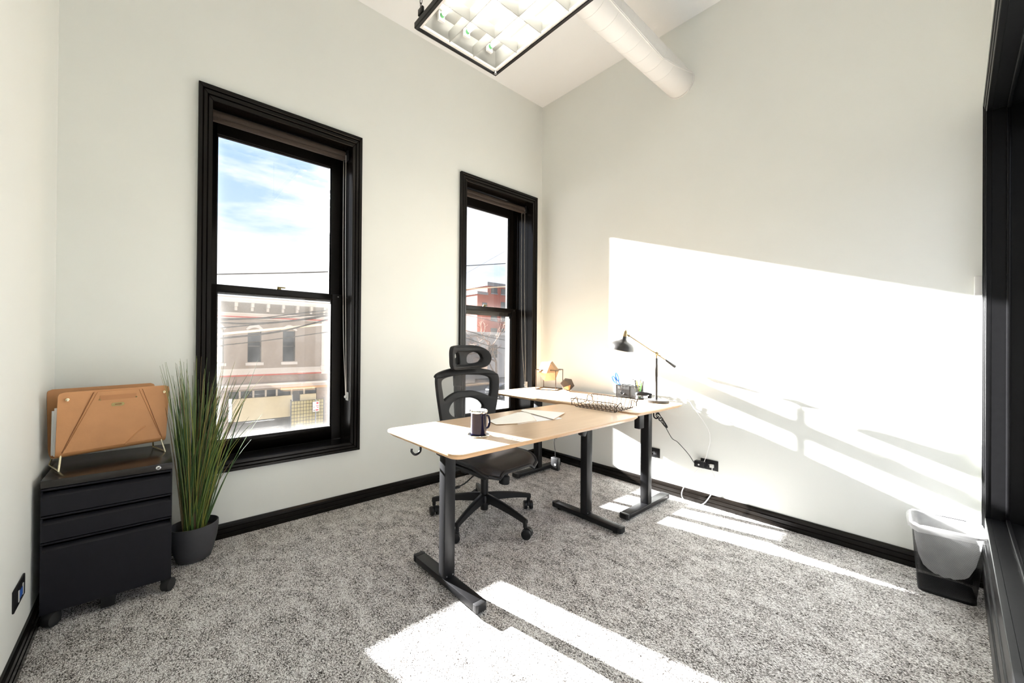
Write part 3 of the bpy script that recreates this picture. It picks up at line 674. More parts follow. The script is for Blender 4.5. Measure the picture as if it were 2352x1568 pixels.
ho = smooth_closed([(-.155, 1.135), (-.13, 1.152), (0, 1.158), (.10, 1.152), (.165, 1.125), (.190, 1.080), (.165, 1.030), (.10, 1.008), (0, 1.004), (-.13, 1.006), (-.168, 1.018), (-.158, 1.075)], 6)
hh1 = swell(smooth_closed([(.002, 1.062), (.020, 1.100), (.070, 1.118), (.118, 1.108), (.138, 1.075), (.118, 1.046), (.070, 1.036), (.015, 1.036)], 5), .010)
hh2 = swell(smooth_closed([(-.128, 1.10), (-.10, 1.117), (-.076, 1.10), (-.074, 1.070), (-.080, 1.036), (-.13, 1.036), (-.130, 1.07)], 5), .009)
hd = bent(filled([ho, hh1, hh2], .024, .010), 'headrest', 'soft_black', ch, hbend, .02)
MB().grid([[(.02+x, hbend(x, z)+.004, z) for x in [-.135+.285*i/14 for i in range(15)]] for z in [1.028+.098*j/8 for j in range(9)]]).build('mesh_panel', 'chair_mesh', hd, ang=80)
MB().box(-.046, .012, .238, .270, 1.015, 1.080).build('headrest_bracket', 'black_plastic', hd, bevel=.010)

# ------------------------------------------------------------------ desk lamp
Z2, Z1 = .740, .730
dl = empty('desk_lamp', (-.178, -1.328, Z2), label='black and brass balance-arm desk lamp on the desk by the right wall', cat='lamp')
MB().lathe([(.087, 0), (.089, .002), (.089, .017), (.086, .020), (.012, .021)], 48).build('base', 'lamp_black', dl)
MB().cyl((0, 0, .018), (0, 0, .338), .0092, n=16).build('stem', 'lamp_black', dl)
a0 = Vector((0, 0, .373)); a1 = Vector((-.162, .136, .509)); a3 = Vector((.128, -.084, .272)); ad_ = (a1-a0).normalized(); a2 = a0+(a3-a0)*.46
ax = Vector((ad_.y, -ad_.x, 0)).normalized()
b = MB().cyl((0, 0, .338), (0, 0, .360), .0062, n=14); b.sphere((0, 0, .373), .0160, 16, 10); b.cyl(a0-ax*.022, a0+ax*.022, .006, n=12); b.build('joint', 'brass', dl)
ar = MB().cyl(a2, a1, .0050, n=12)
for s in (1, -1):
    q = a0+ad_*(.022*s); ar.cyl(q, q+ad_*.012*s, .0072, n=12)
ar.build('arm', 'brass', dl)
MB().cyl(a2, a3, .0072, .0122, n=16).build('counterweight', 'lamp_black', dl, bevel=.002)
tilt = Matrix.Translation((-.180, .166, .497)) @ Matrix.Rotation(R(13), 4, 'X')
b = MB(); b.M = tilt; b.cyl((0, 0, .006), (0, 0, .046), .0185, n=20); b.cyl((0, 0, .046), (0, 0, .054), .012, n=14); b.cyl((0, 0, .054), (0, 0, .066), .0045, n=10); b.build('socket', 'brass', dl, bevel=.0012)
kb = MB().sphere(a1, .0095, 14, 8); kb.cyl(a1, (-.176, .157, .522), .0055, n=10); kb.build('arm_knuckle', 'brass', dl)
prof = [(.0185, .008), (.0195, -.010), (.024, -.020), (.036, -.028), (.056, -.036), (.074, -.048), (.086, -.064), (.092, -.080), (.094, -.096)]
b = MB(); b.M = tilt; n = 40
b.lathe(prof + [(r_-.0018, z_) for r_, z_ in reversed(prof)], n, close=True); b.build('shade', 'lamp_black', dl, ang=60)
b = MB(); b.M = tilt; b.lathe([(r_-.0022, z_-.0006) for r_, z_ in prof[1:]], n, close=True); b.f = b.f[:-1] if len(b.f[-1]) > 4 else b.f
b.f = [f_ for f_ in b.f if len(f_) == 4]; b.build('shade_lining', 'lamp_inside', dl, ang=60)
b = MB(); b.M = tilt; b.sphere((0, 0, -.048), .024, 16, 10); b.build('bulb', 'white_plastic', dl)
b = MB().tube(smooth_open([(.085, -.01, .010), (.115, -.03, .006), (.138, -.09, .004), (.150, -.125, .014)], 8), .0022, 6); b.build('cord', 'white_plastic', dl)

# ------------------------------------------------------------------ small things on the desk by the wall
oc = empty('geometric_ornament', (-.184, -.277, Z2), R(-71), label='faceted wooden block held in a thin bronze wire cube', cat='ornament')
b = MB(); s = .100; hgt = .195; rr = .0036
for x in (-s, s):
    for y in (-s, s): b.cyl((x, y, 0), (x, y, hgt), rr, n=8)
for zz in (rr, hgt-rr):
    for a_, c_ in (((-s, -s), (s, -s)), ((s, -s), (s, s)), ((s, s), (-s, s)), ((-s, s), (-s, -s))): b.cyl((*a_, zz), (*c_, zz), rr, n=8)
b.build('wire_frame', 'bronze_frame', oc)
bm = bmesh.new()
for q in [(sx_, sy_, 0) for sx_ in (-1, 1) for sy_ in (-1, 1)] + [(sx_, 0, sy_) for sx_ in (-1, 1) for sy_ in (-1, 1)] + [(0, sx_, sy_) for sx_ in (-1, 1) for sy_ in (-1, 1)]: bm.verts.new(Vector(q)*.0773)
bmesh.ops.convex_hull(bm, input=bm.verts); bmesh.ops.dissolve_limit(bm, angle_limit=.02, verts=bm.verts, edges=bm.edges)
me = bpy.data.meshes.new('wooden_block'); bmesh.ops.bevel(bm, geom=list(bm.edges), offset=.0012, segments=1, affect='EDGES'); bm.to_mesh(me); bm.free(); me.materials.append(MATS['maple'])
o = bpy.data.objects.new('wooden_block', me); col.objects.link(o); o.parent = oc; 
rz_ = Matrix.Rotation(R(71), 3, 'Z'); o.location = rz_ @ Vector((-.024, -.007, .178))
from mathutils import Quaternion
o.rotation_euler = (rz_ @ Quaternion((-.685, -.443, .11, -.569)).normalized().to_matrix()).to_euler()
ico = bmesh.new(); bmesh.ops.create_icosphere(ico, subdivisions=1, radius=.066); me = bpy.data.meshes.new('faceted_ornament'); ico.to_mesh(me); ico.free()
me.materials.append(MATS['dark_stone']); me.materials.append(MATS['copper_facet'])
rot = Matrix.Rotation(R(37.4), 4, 'X'); me.transform(Matrix.Rotation(R(20), 4, 'Z') @ rot)
zmin = min(v.co.z for v in me.vertices); me.transform(Matrix.Translation((0, 0, -zmin)))
best = min(me.polygons, key=lambda q: (q.center - Vector((-.03, -.035, .03))).length); best.material_index = 1
o = bpy.data.objects.new('faceted_ornament', me); col.objects.link(o); o.location = (-.135, -.455, Z2); tag(o, 'small dark faceted ornament beside the wire cube', 'ornament')

# organizer: compartmented mesh caddy
og = empty('desk_organizer', (-.095, -1.062, Z2), 0, label='black wire-mesh desk organizer holding pens and scissors', cat='organizer')
b = MB(); x0, x1, y0, y1, h_ = -.050, .050, -.090, .090, .100
for x in (x0, x1): b.box(x-.001, x+.001, y0, y1, .004, h_)
for y in (y0, y1, -.028, .030): b.box(x0, x1, y-.001, y+.001, .004, h_)
b.box(x0, x1, y0, y1, .002, .004); b.build('mesh_walls', 'caddy_mesh', og, smooth=False)
b = MB()
for x in (x0, x1): b.box(x-.003, x+.003, y0-.003, y1+.003, h_-.004, h_+.002)
for y in (y0, y1, -.028, .030): b.box(x0, x1, y-.003, y+.003, h_-.004, h_+.002)
for x in (x0, x1):
    for y in (y0, y1): b.box(x-.003, x+.003, y-.003, y+.003, 0, h_)
b.box(x0-.004, x0+.001, -.028, .09, .064, .070); b.box(x0-.003, x0+.003, -.031, -.025, 0, h_)
b.build('frame', 'black_metal', og)
dw = MB().box(x0-.006, x0-.002, -.022, .084, .008, .062).build('drawer_front', 'caddy_mesh', og)
MB().tube([(x0-.008, .030+.016*cos(a_), .042+.016*sin(a_)) for a_ in [pi+pi*k/10 for k in range(11)]], .003, 8).build('pull', 'black_metal', dw)
def stick(name, base, top, r, material, label, cat, tip=None, cap=None):
    base, top = Vector(base), Vector(top); t_ = empty(name, base, label=label, cat=cat, group='pens and pencils in the organizer'); v = top-base
    MB().cyl((0, 0, 0), v*.94, r, n=10).build('shaft', material, t_)
    MB().cyl(v*.94, v, r*1.05, r*.9, n=10).build('end', tip or material, t_)
oz = Z2+.006
stick('pen', (-.085, -1.125, oz), (-.095, -1.092, oz+.150), .0042, 'white_plastic', 'white pen leaning at the left of the pen slot', 'pen', 'dark_pencil')
stick('pen', (-.080, -1.130, oz), (-.085, -1.104, oz+.142), .0048, 'dark_pencil', 'black pen next to the white pen in the organizer', 'pen')
stick('pencil', (-.075, -1.138, oz), (-.080, -1.114, oz+.140), .0042, 'yellow_paint', 'yellow pencil leaning left in the organizer', 'pencil')
stick('pencil', (-.085, -1.132, oz), (-.080, -1.150, oz+.148), .0040, 'yellow_paint', 'yellow pencil leaning right with a dark tip', 'pencil', 'dark_pencil')
stick('pencil', (-.075, -1.142, oz), (-.070, -1.158, oz+.138), .0042, 'pale_wood', 'bare wooden pencil in the organizer', 'pencil')
stick('marker', (-.090, -1.146, oz), (-.095, -1.162, oz+.124), .0060, 'green_paint', 'green marker in the organizer', 'marker')
stick('pen', (-.070, -1.148, oz), (-.075, -1.172, oz+.145), .0040, 'dark_pencil', 'dark pen with a steel tip at the right of the pen slot', 'pen', 'steel')
sx0 = empty('scissors', (-.105, -1.000, Z2+.012), label='blue-handled scissors standing in the organizer', cat='scissors')
MB().hexa([(-.001, -.02, 0), (.001, -.02, 0), (.001, .005, 0), (-.001, .005, 0)], [(-.001, .015, .10), (.001, .015, .10), (.001, .030, .10), (-.001, .030, .10)]).build('blades', 'steel', sx0)
for k, (cy_, cz_, ry, rz_, an) in enumerate(((.073, .128, .012, .032, 32), (.050, .150, .010, .036, 22))):
    pts = []
    for i in range(22):
        g = 2*pi*i/22; u, v = ry*cos(g), rz_*sin(g); an_ = R(an); pts.append((0.003*(k*2-1), cy_+u*cos(an_)+v*sin(an_), cz_-u*sin(an_)+v*cos(an_)))
    b = MB().tube(pts, .0056, 8, closed=True)
    b.cyl((0.003*(k*2-1), cy_-rz_*sin(R(an)), cz_-rz_*cos(R(an))), (0, .018, .085), .0048, n=8); b.build('handle', 'blue_plastic', sx0)
sp_ = empty('stapler', (-.112, -1.196, Z2), R(54), label='black and chrome stapler lying beside the lamp base', cat='stapler')
MB().box(-.018, .018, -.060, .066, 0, .010).build('base_plate', 'black_plastic', sp_, bevel=.004)
MB().box(-.010, .010, -.055, .062, .026, .038).build('staple_channel', 'chrome', sp_, bevel=.002)
b = MB(); b.prism([(-.062, .036), (.060, .030), (.070, .040), (.062, .056), (.030, .064), (-.030, .056), (-.062, .048)], -.015, .015, 'x'); b.build('top_arm', 'soft_black', sp_, bevel=.005)
MB().box(-.012, .012, .055, .066, .010, .034).build('nose', 'chrome', sp_, bevel=.002)
MB().box(-.012, .012, -.058, -.035, .008, .036).build('hinge', 'black_plastic', sp_, bevel=.003)
MB().box(-.012, .012, .045, .062, .010, .012).build('anvil', 'chrome', sp_)

# wire tray
wt = empty('wire_tray', (-.757, -1.240, Z1+.0025), R(0), label='dark wire letter tray bridging the two desks', cat='tray')
wt.rotation_euler = (0, R(-2.6), 0)
fx, fy, rim, r_ = .105, .150, .072, .0020
b = MB()
rimpts = []
ox, oy = .125, .172
b.tube(smooth_open([(ox, -oy, .024), (ox, -oy, .05), (ox, -oy+.004, rim), (ox, 0, rim), (ox, oy-.004, rim), (ox, oy, .05), (ox, oy, .024)], 6), .0034, 6)
b.tube(smooth_open([(-ox, -oy, .024), (-ox, -oy, .05), (-ox, -oy+.004, rim), (-ox, 0, rim), (-ox, oy-.004, rim), (-ox, oy, .05), (-ox, oy, .024)], 6), .0028, 6)
for s in (-1, 1): b.tube(smooth_open([(-ox, s*oy, .05), (-ox*.62, s*oy, rim), (-ox*.5, s*oy, rim*.9), (-ox*.40, s*oy, .030), (0, s*(oy-.002), .026), (ox*.40, s*oy, .030), (ox*.5, s*oy, rim*.9), (ox*.62, s*oy, rim), (ox, s*oy, .05)], 6), .0028, 6)
b.build('rim', 'copper_wire', wt)
zb0 = .0135
for i in range(11):
    y = -fy+2*fy*i/10
    MB().tube(smooth_open([(-ox, y*1.10, rim), (-fx-.008, y, .022), (-fx+.006, y, zb0), (0, y, zb0), (fx-.006, y, zb0), (fx+.008, y, .022), (ox, y*1.10, rim)], 4), .0020, 5).build('wire', 'copper_wire', wt)
for i in range(7):
    x = -fx+2*fx*i/6
    MB().tube(smooth_open([(x*1.1, -oy, .026), (x, -fy-.006, .018), (x, -fy+.008, zb0-.002), (x, 0, zb0-.002), (x, fy-.008, zb0-.002), (x, fy+.006, .018), (x*1.1, oy, .026)], 4), .0020, 5).build('wire', 'copper_wire', wt)

# mug on a coaster
mg = empty('coaster', (-1.948, -1.312, Z1), label='round silver coaster under the black mug', cat='coaster')
MB().lathe([(.050, 0), (.054, .002), (.055, .006), (.052, .009), (.046, .0075), (.0, .0075)], 40).build('disc', 'mug_silver', mg)
mu = empty('mug', (-1.948, -1.312, Z1+.0080), label='glossy black mug with a silver rim, on the coaster', cat='mug')
MB().lathe([(.036, 0), (.0385, .002), (.0390, .006), (.0390, .100), (.0405, .104), (.0405, .106), (.0, .106)], 40).build('body', 'ceramic_black', mu, ang=40)
MB().lathe([(.0395, .104), (.0430, .108), (.0445, .113), (.0435, .117), (.0400, .1185), (.0, .1190)], 40).build('lid', 'mug_silver', mu, ang=40)
MB().lathe([(.0, .1186), (.0395, .1192), (.0, .1196)], 40).build('lid_disc', 'white_plastic', mu)
b = MB().tube(smooth_open([(.038, -.006, .088), (.055, -.010, .082), (.060, -.012, .055), (.055, -.010, .030), (.038, -.006, .022)], 6), .0055, 10); b.build('handle', 'ceramic_black', mu)

# papers / folders on the near desk
def folder(name, pts, z0, label, cat, material, edge=True, lift=0):
    b = MB(); n = len(pts)
    f_ = MB().prism(pts, z0, z0+.0012).build(name, material, smooth=False)
    if edge: MB().prism([(x+(.002 if 0 else 0), y-.0035) for x, y in pts], z0-.0012, z0-.0002).build('back_cover', 'manila_edge', f_, smooth=False)
    return tag(f_, label, cat)
folder('file_folder', [(-1.712, -1.180), (-1.600, -1.229), (-1.452, -1.241), (-1.262, -1.008), (-1.345, -.985), (-1.680, -1.080)], Z1+.0035, 'cream file folder lying beside the mug', 'folder', 'manila')
folder('paper_sheet', [(-1.600, -1.236), (-1.500, -1.244), (-1.270, -1.285), (-1.175, -1.110), (-1.250, -.955), (-1.345, -.985)], Z1+.0006, 'pale grey paper sheet lying between the two cream folders', 'paper', 'paper_white', False)
folder('file_folder', [(-1.350, -1.284), (-1.115, -1.186), (-1.205, -.985), (-1.240, -.930), (-1.290, -.962)], Z1+.0062, 'cream file folder lying nearest the wire tray', 'folder', 'manila')

# ------------------------------------------------------------------ filing cabinet
fcx0, fcx1, fcy0, fcy1, fct = -3.532, -3.108, -.445, -.015, .608
fc = empty('filing_cabinet', ((fcx0+fcx1)/2, (fcy0+fcy1)/2, 0), label='black three-drawer pedestal filing cabinet in the left corner', cat='cabinet')
hx, hy = (fcx1-fcx0)/2, (fcy1-fcy0)/2
MB().box(-hx, hx, -hy+.018, hy, .062, fct-.032).build('body', 'cabinet_metal', fc, bevel=.002)
MB().box(-hx, hx, -hy-.004, hy, fct-.032, fct).build('top', 'cabinet_top', fc, bevel=.003)
for z0, z1 in ((.464, .572), (.356, .459), (.062, .351)):
    dr = empty('drawer', (0, -hy, z0)); dr.parent = fc
    h_ = z1-z0
    prof = [(.018, 0), (0, 0), (0, h_-.034), (.003, h_-.030), (.022, h_-.016), (.020, h_-.012), (.006, h_-.009), (.002, h_-.006), (.002, h_), (.018, h_)]
    MB().prism(prof, -hx+.001, hx-.001, 'x').build('front', 'cabinet_metal', dr, ang=20)
    MB().box(-hx+.001, -hx+.006, .001, .018, h_-.034, h_-.008).build('pull_end', 'cabinet_metal', dr)
    MB().box(hx-.006, hx-.001, .001, .018, h_-.034, h_-.008).build('pull_end', 'cabinet_metal', dr)
b = MB().cyl((.160, -hy-.004, .592), (.160, -hy-.008, .592), .0095, n=18); b.build('lock', 'chrome', fc, bevel=.001)
MB().box(.157, .163, -hy-.0086, -hy-.0078, .590, .594).build('keyhole', 'black_plastic', fc)
for sx_ in (-1, 1):
    for sy_ in (-1, 1):
        x, y = sx_*(hx-.022), sy_*(hy-.030)
        ca_ = Vector((cos(R(38)), -sin(R(38)), 0))*.019; pc_ = Vector((x+.010, y-.012, .029))
        b = MB().cyl(pc_-ca_, pc_+ca_, .029, n=24); b.build('caster', 'rubber', fc, bevel=.006)
        MB().box(x-.018, x+.018, y-.02, y+.02, .044, .064).build('caster_fork', 'black_metal', fc, bevel=.003)
MB().box(-.032, .016, -hy+.01, -hy+.05, .010, .062).build('anti_tip_foot', 'black_plastic', fc, bevel=.004)

# leather magazine holder with papers
mh = empty('magazine_holder', (-3.3385, -.196, fct), R(18.2), label='tan leather magazine holder on brass wire legs, on the cabinet', cat='magazine holder')
Lh = .200
def panel(name, y_at, out, material, parent, x0=-Lh, x1=Lh, zt=.340, zb=.058):
    rows = []
    n = 16
    for i in range(n+1):
        u = i/n; z = zb+(zt-zb)*u
        rows.append((y_at(u), z))
    b = MB(); vs = []
    pts2 = [(y, z) for y, z in rows] + [(y+out*.003, z) for y, z in reversed(rows)]
    b.prism(pts2, x0, x1, 'x'); return b.build(name, material, parent, bevel=.001, seg=1, ang=50)
def sheet(name, path, x0, x1, th, material, parent, rc=.018):
    """a leather sheet swept along x; path = (y,z) list; ends rounded at the top corners"""
    n = len(path); b = MB(); NXs = 26; front = []; back = []
    for i, (y, z) in enumerate(path):
        dy, dz = Vector(path[min(i+1, n-1)])-Vector(path[max(i-1, 0)]); nn = Vector((-dz, dy)).normalized()*th
        dist = min(sum((Vector(path[k+1])-Vector(path[k])).length for k in range(i)), sum((Vector(path[k+1])-Vector(path[k])).length for k in range(i, n-1)))
        ins = rc-sqrt(max(0, rc*rc-(rc-min(dist, rc))**2))
        xs_ = [x0+ins+(x1-x0-2*ins)*k/NXs for k in range(NXs+1)]
        front.append([(x, y, z) for x in xs_]); back.append([(x, y+nn[0], z+nn[1]) for x in xs_])
    b.grid(front); b.grid(back)
    ring = lambda g: g[0] + [r_[-1] for r_ in g[1:]] + list(reversed(g[-1]))[1:] + [r_[0] for r_ in reversed(g)][1:-1]
    A, B_ = ring(front), ring(back); k = len(A); b.add(A+B_, [(i, (i+1) % k, k+(i+1) % k, k+i) for i in range(k)])
    return b.build(name, material, parent, ang=45)
path = smooth_open([(-.098, .345), (-.086, .25), (-.072, .14), (-.062, .075), (-.040, .054), (0, .048), (.040, .054), (.062, .075), (.072, .14), (.086, .25), (.095, .345)], 16)
sl = sheet('leather_sling', path, -Lh, Lh, .0035, 'leather', mh)
# sewn front pocket and stitched flap outline on the outside (towards -y)
def fy_(z): return -.0625 - (z-.075)*(.098-.062)/.270 - .0012
def plate(name, poly, th, material, parent, off=0):
    me = filled([poly], th, 0)
    bm = bmesh.new(); bm.from_mesh(me); bmesh.ops.subdivide_edges(bm, edges=bm.edges, cuts=2, use_grid_fill=True); bm.to_mesh(me); bm.free()
    for v in me.vertices: v.co = (v.co.x, fy_(v.co.y)-off-v.co.z, v.co.y)
    me.materials.append(MATS[material]); o = bpy.data.objects.new(name, me); col.objects.link(o); o.parent = parent; return o
plate('pocket', [(-.178, .075), (-.085, .338), (.085, .338), (.178, .075)], .003, 'leather', sl, .0005)
for s in (-1, 1):
    b = MB().tube([(s*.1815, fy_(.076)-.0015, .076), (s*.0885, fy_(.336)-.0015, .336)], .0009, 5); b.build('seam', 'leather_dark', sl)
    MB().tube([(s*.172, fy_(.090)-.003, .090), (s*.076, fy_(.335)-.003, .335)], .0013, 5).build('seam', 'leather_shade', sl)
plate('pocket_lip', [(-.066, .318), (-.066, .296), (.066, .296), (.066, .318)], .002, 'leather_shade', sl, .0022)
for x in (-.066, .066): MB().cyl((x, fy_(.300)-.003, .300), (x, fy_(.300)-.0065, .300), .0032, n=12).build('stud', 'brass_plate', sl)
for x in (-.172, .178): MB().cyl((x, fy_(.313)+.002, .313), (x, fy_(.313)-.006, .313), .0068, n=16).build('rivet', 'bright_brass', sl, bevel=.001)
np_ = plate('name_plate', [(-.026, .272), (-.021, .264), (.018, .264), (.024, .272), (.018, .280), (-.021, .280)], .0015, 'brass_plate', sl, .0028)
MB().box(-.012, .012, fy_(.273)-.0046, fy_(.273)-.0040, .2705, .2745).build('engraving', 'leather_dark', np_)
b = MB().tube(smooth_open([(.035, fy_(.075)-.002, .072), (.075, fy_(.12)-.0035, .118), (.110, fy_(.150)-.003, .148)], 6), .0028, 6); b.build('crease', 'leather', sl)
for s in (-1, 1):
    x = s*.178
    MB().tube([(x+s*.004, .055, .064), (x+s*.014, .078, .004), (x+s*.014, -.078, .004), (x+s*.004, -.055, .064)], .0035, 8).build('wire_leg', 'bright_brass', mh)
for k, (y, lo, hi, xx, mt, lb, ct, nm) in enumerate(((-.034, .062, .275, -.200, 'paper_white', 'sheaf of white papers standing in front inside the leather holder', 'paper', 'paper_sheaf'), (-.018, .064, .262, -.205, 'paper_white', 'second sheaf of white papers behind the first in the leather holder', 'paper', 'paper_sheaf'), (.020, .060, .325, -.172, 'soft_black', 'black hanging folder inside the leather holder', 'folder', 'hanging_folder'))):
    b = MB(); b.M = Matrix.Translation((-3.3385, -.196, fct)) @ Matrix.Rotation(R(18.2), 4, 'Z')
    b.hexa([(xx, y-.004, lo), (.150, y-.004, lo), (.150, y+.004, lo), (xx, y+.004, lo)], [(xx-.002, y-.022-.004, hi), (.150, y-.022-.004, hi), (.150, y-.022+.004, hi), (xx-.002, y-.022+.004, hi)])
    tag(b.build(nm, mt, smooth=False), lb, ct)

# ------------------------------------------------------------------ potted grass
pg = empty('potted_grass', (-3.003, -.175, 0), R(12), label='tall artificial grass in a dark grey oval pot under the window', cat='plant')
pot = [(.0, .002), (.066, .002), (.080, .010), (.092, .050), (.106, .110), (.113, .165), (.113, .192), (.109, .193), (.107, .186), (.103, .150), (.0, .150)]
MB().lathe(pot, 48, sx=1.0, sy=.82).build('pot', 'pot_grey', pg, ang=50)
MB().lathe([(.0, .160), (.05, .158), (.104, .152)], 32, sx=1.0, sy=.82).build('soil', 'soil', pg)
rg = random.Random(11)
def blade_mesh(base, lean, az, length, droop, r0):
    pts = []; n = 9
    for i in range(n+1):
        u = i/n; s_ = length*u; h_ = s_*cos(lean)*(1-.10*droop*u*u); o_ = s_*sin(lean)*(1+.0*u) + droop*length*.22*u**3
        pts.append((base[0]+cos(az)*o_, base[1]+sin(az)*o_, base[2]+h_))
    return MB().tube(pts, [max(.0004, r0*(1-.85*(i/n)**2.2)) for i in range(n+1)], 4, cap=False).mesh('grass_blade', ang=70)
for i in range(285):
    a_ = rg.uniform(0, 2*pi); rb = .052*sqrt(rg.random()); base = (cos(a_)*rb*.95, sin(a_)*rb*.75, .150)
    az = a_+rg.gauss(0, .5)
    lean = abs(rg.gauss(0, .125))+.012
    ln = rg.uniform(.50, .96) if i % 5 else rg.uniform(.28, .5)
    if sin(az) > .05: lean = min(lean*.5, .07)
    lean = min(lean, .32)
    if i % 17 == 0: lean += .10
    if cos(az+R(12)) < -.2: lean = min(lean, .10); az = az if sin(az) < .3 else -az
    me = blade_mesh(base, lean, az, ln, rg.uniform(0, .9)*(.15 if sin(az) > .0 else .35 if cos(az) < -.2 else 1), rg.uniform(.0024, .0042)); me.materials.append(MATS['grass_blade'])
    o = bpy.data.objects.new('grass_blade', me); col.objects.link(o); o.parent = pg

# ------------------------------------------------------------------ waste bin and liner
bn = empty('waste_bin', (-.182, -2.752, 0), R(4), label='black perforated-metal waste bin in the right corner', cat='bin')
def ringpts(w_, d_, r_, z): return [(x, y, z) for x, y in rrect(-w_/2, w_/2, -d_/2, d_/2, r_, 6)]
b = MB(); lv = [(.198, .178, .030, .012), (.216, .196, .032, .11), (.246, .222, .036, .315)]
rs = [ringpts(*q) for q in lv]; k = len(rs[0])
b.add([q for r_ in rs for q in r_], [(i*k+j, i*k+(j+1) % k, (i+1)*k+(j+1) % k, (i+1)*k+j) for i in range(2) for j in range(k)])
b.build('mesh_body', 'bin_mesh', bn, ang=50)
MB().tube(ringpts(.250, .226, .037, .317), .0045, 8, closed=True).build('rim', 'black_metal', bn)
b = MB(); A = ringpts(.201, .181, .030, 0); B_ = ringpts(.2015, .1815, .030, .014); b.add(A+B_, [(i, (i+1) % k, k+(i+1) % k, k+i) for i in range(k)] + [tuple(range(k-1, -1, -1)), tuple(range(k, 2*k))]); b.build('base', 'black_metal', bn, bevel=.002)
lw = random.Random(5)
b = MB(); lv = [(.264, .244, .042, .296), (.268, .248, .042, .309), (.264, .242, .042, .322), (.254, .230, .040, .327), (.236, .212, .036, .318), (.224, .200, .04, .24), (.204, .178, .05, .165), (.170, .140, .055, .105), (.10, .08, .035, .078)]
rings = []
for li, q in enumerate(lv):
    rp_ = ringpts(*q); out_ = []
    for j, (x, y, z) in enumerate(rp_):
        amp = .006 if li not in (2, 3) else .0025
        wob = 1+ (amp*3)*sin(j*2.1+li*.7)+amp*2*sin(j*5.3+li)
        out_.append((x*wob, y*wob, z + (.006*sin(j*.9+li) if li == 0 else .003*sin(j*1.7+li))))
    rings.append(out_)
b.add([q for r_ in rings for q in r_], [(i*k+j, i*k+(j+1) % k, (i+1)*k+(j+1) % k, (i+1)*k+j) for i in range(len(rings)-1) for j in range(k)] + [tuple((len(rings)-1)*k+j for j in range(k))])
bl = b.build('bin_liner', 'bag_plastic', ang=60); bl.location = (-.182, -2.752, 0); bl.rotation_euler = (0, 0, R(4))
tag(bl, 'translucent white plastic bag lining the waste bin', 'bin liner')

# ------------------------------------------------------------------ outlets, cables, sensor
def outlet(loc, rz, w_, h_, label, kind):
    o = empty('wall_outlet', loc, rz, label=label, cat='outlet')   # local: plate in xz plane, facing -y
    MB().box(-w_/2, w_/2, -.006, 0, -h_/2, h_/2).build('plate', 'black_plastic', o, bevel=.0025)
    if kind == 'duplex':
        for s in (-1, 1):
            MB().box(s*.024-.017, s*.024+.017, -.009, -.005, -.017, .017).build('socket', 'soft_black', o, bevel=.004)
            for dx in (-.006, .006): MB().box(s*.024+dx-.001, s*.024+dx+.001, -.0095, -.0088, -.002, .008).build('slot', 'rubber', o)
        MB().cyl((0, -.006, 0), (0, -.0075, 0), .0032, n=10).build('screw', 'steel', o)
    else:
        MB().box(-.034, .034, -.0075, -.005, -.022, .022).build('insert', 'soft_black', o)
        for s in (-1, 1): MB().box(s*.029-.0045, s*.029+.0045, -.0095, -.0075, -.020, .020).build('port_cover', 'white_plastic', o)
        for s in (-1, 1): MB().box(s*.011-.009, s*.011+.009, -.0095, -.0075, -.014, .012).build('data_port', 'data_blue', o)
    return o
outlet((0, -1.218, .302), -pi/2, .115, .075, 'black double outlet on the right wall behind the desk leg', 'duplex')
outlet((0, -1.640, .302), -pi/2, .118, .075, 'black double outlet with a plugged adapter on the right wall', 'duplex')
outlet((-W, -.628, .258), pi/2, .150, .078, 'black data outlet with blue ports on the left wall', 'data')
ap = empty('power_adapter', (-.012, -1.600, .300), label='black plug-in power adapter in the wall outlet', cat='adapter')
MB().box(-.040, .002, -.022, .048, -.024, .022).build('body', 'black_plastic', ap, bevel=.005)
MB().cyl((-.0405, .014, -.002), (-.042, .014, -.002), .0058, n=14).build('label_dot', 'white_plastic', ap)
cd = empty('black_cord', (-.06, -1.35, .6), label='black cord with a tied hank hanging below the lamp desk', cat='cord')
def rel(pts, o): return [tuple(Vector(q)-Vector(o)) for q in pts]
O = (-.06, -1.35, .6)
MB().tube(rel(smooth_open([(-.20, -1.335, .700), (-.20, -1.340, .655), (-.17, -1.365, .610), (-.12, -1.375, .545), (-.07, -1.400, .460), (-.05, -1.435, .432), (-.05, -1.510, .362), (-.045, -1.545, .312), (-.052, -1.560, .300)], 8), O), .0026, 6).build('cable', 'wire_black', cd)
for k in range(3):
    MB().tube(rel(smooth_closed([(-.20, -1.345-.004*k, .655+.005*k), (-.195, -1.37, .640), (-.185, -1.415+.004*k, .570), (-.180, -1.400, .560+.004*k), (-.19, -1.365, .605), (-.205, -1.340, .640)], 6), O), .0030, 6, closed=True).build('hank_loop', 'wire_black', cd)
MB().tube(rel(smooth_closed([(-.20, -1.36, .618), (-.185, -1.372, .628), (-.180, -1.38, .612), (-.195, -1.366, .604)], 4), O), .004, 6, closed=True).build('tie', 'wire_black', cd)
MB().tube(rel(smooth_open([(-.21, -1.325, .710), (-.21, -1.325, .640), (-.21, -1.335, .622), (-.21, -1.350, .622), (-.21, -1.360, .635)], 5), O), .0055, 8).build('hook', 'black_metal', cd)
wc = empty('charging_cable', (-.03, -1.62, 0), label='white cable looping from the outlet to the carpet', cat='cord'); O = (-.03, -1.62, 0)
MB().tube(rel(smooth_open([(-.03, -1.450, .765), (-.045, -1.515, .755), (-.05, -1.545, .715), (-.05, -1.600, .640), (-.05, -1.645, .570), (-.05, -1.660, .500), (-.048, -1.645, .410), (-.040, -1.622, .335), (-.034, -1.612, .316)], 8), O), .0022, 6).build('upper_run', 'white_plastic', wc)
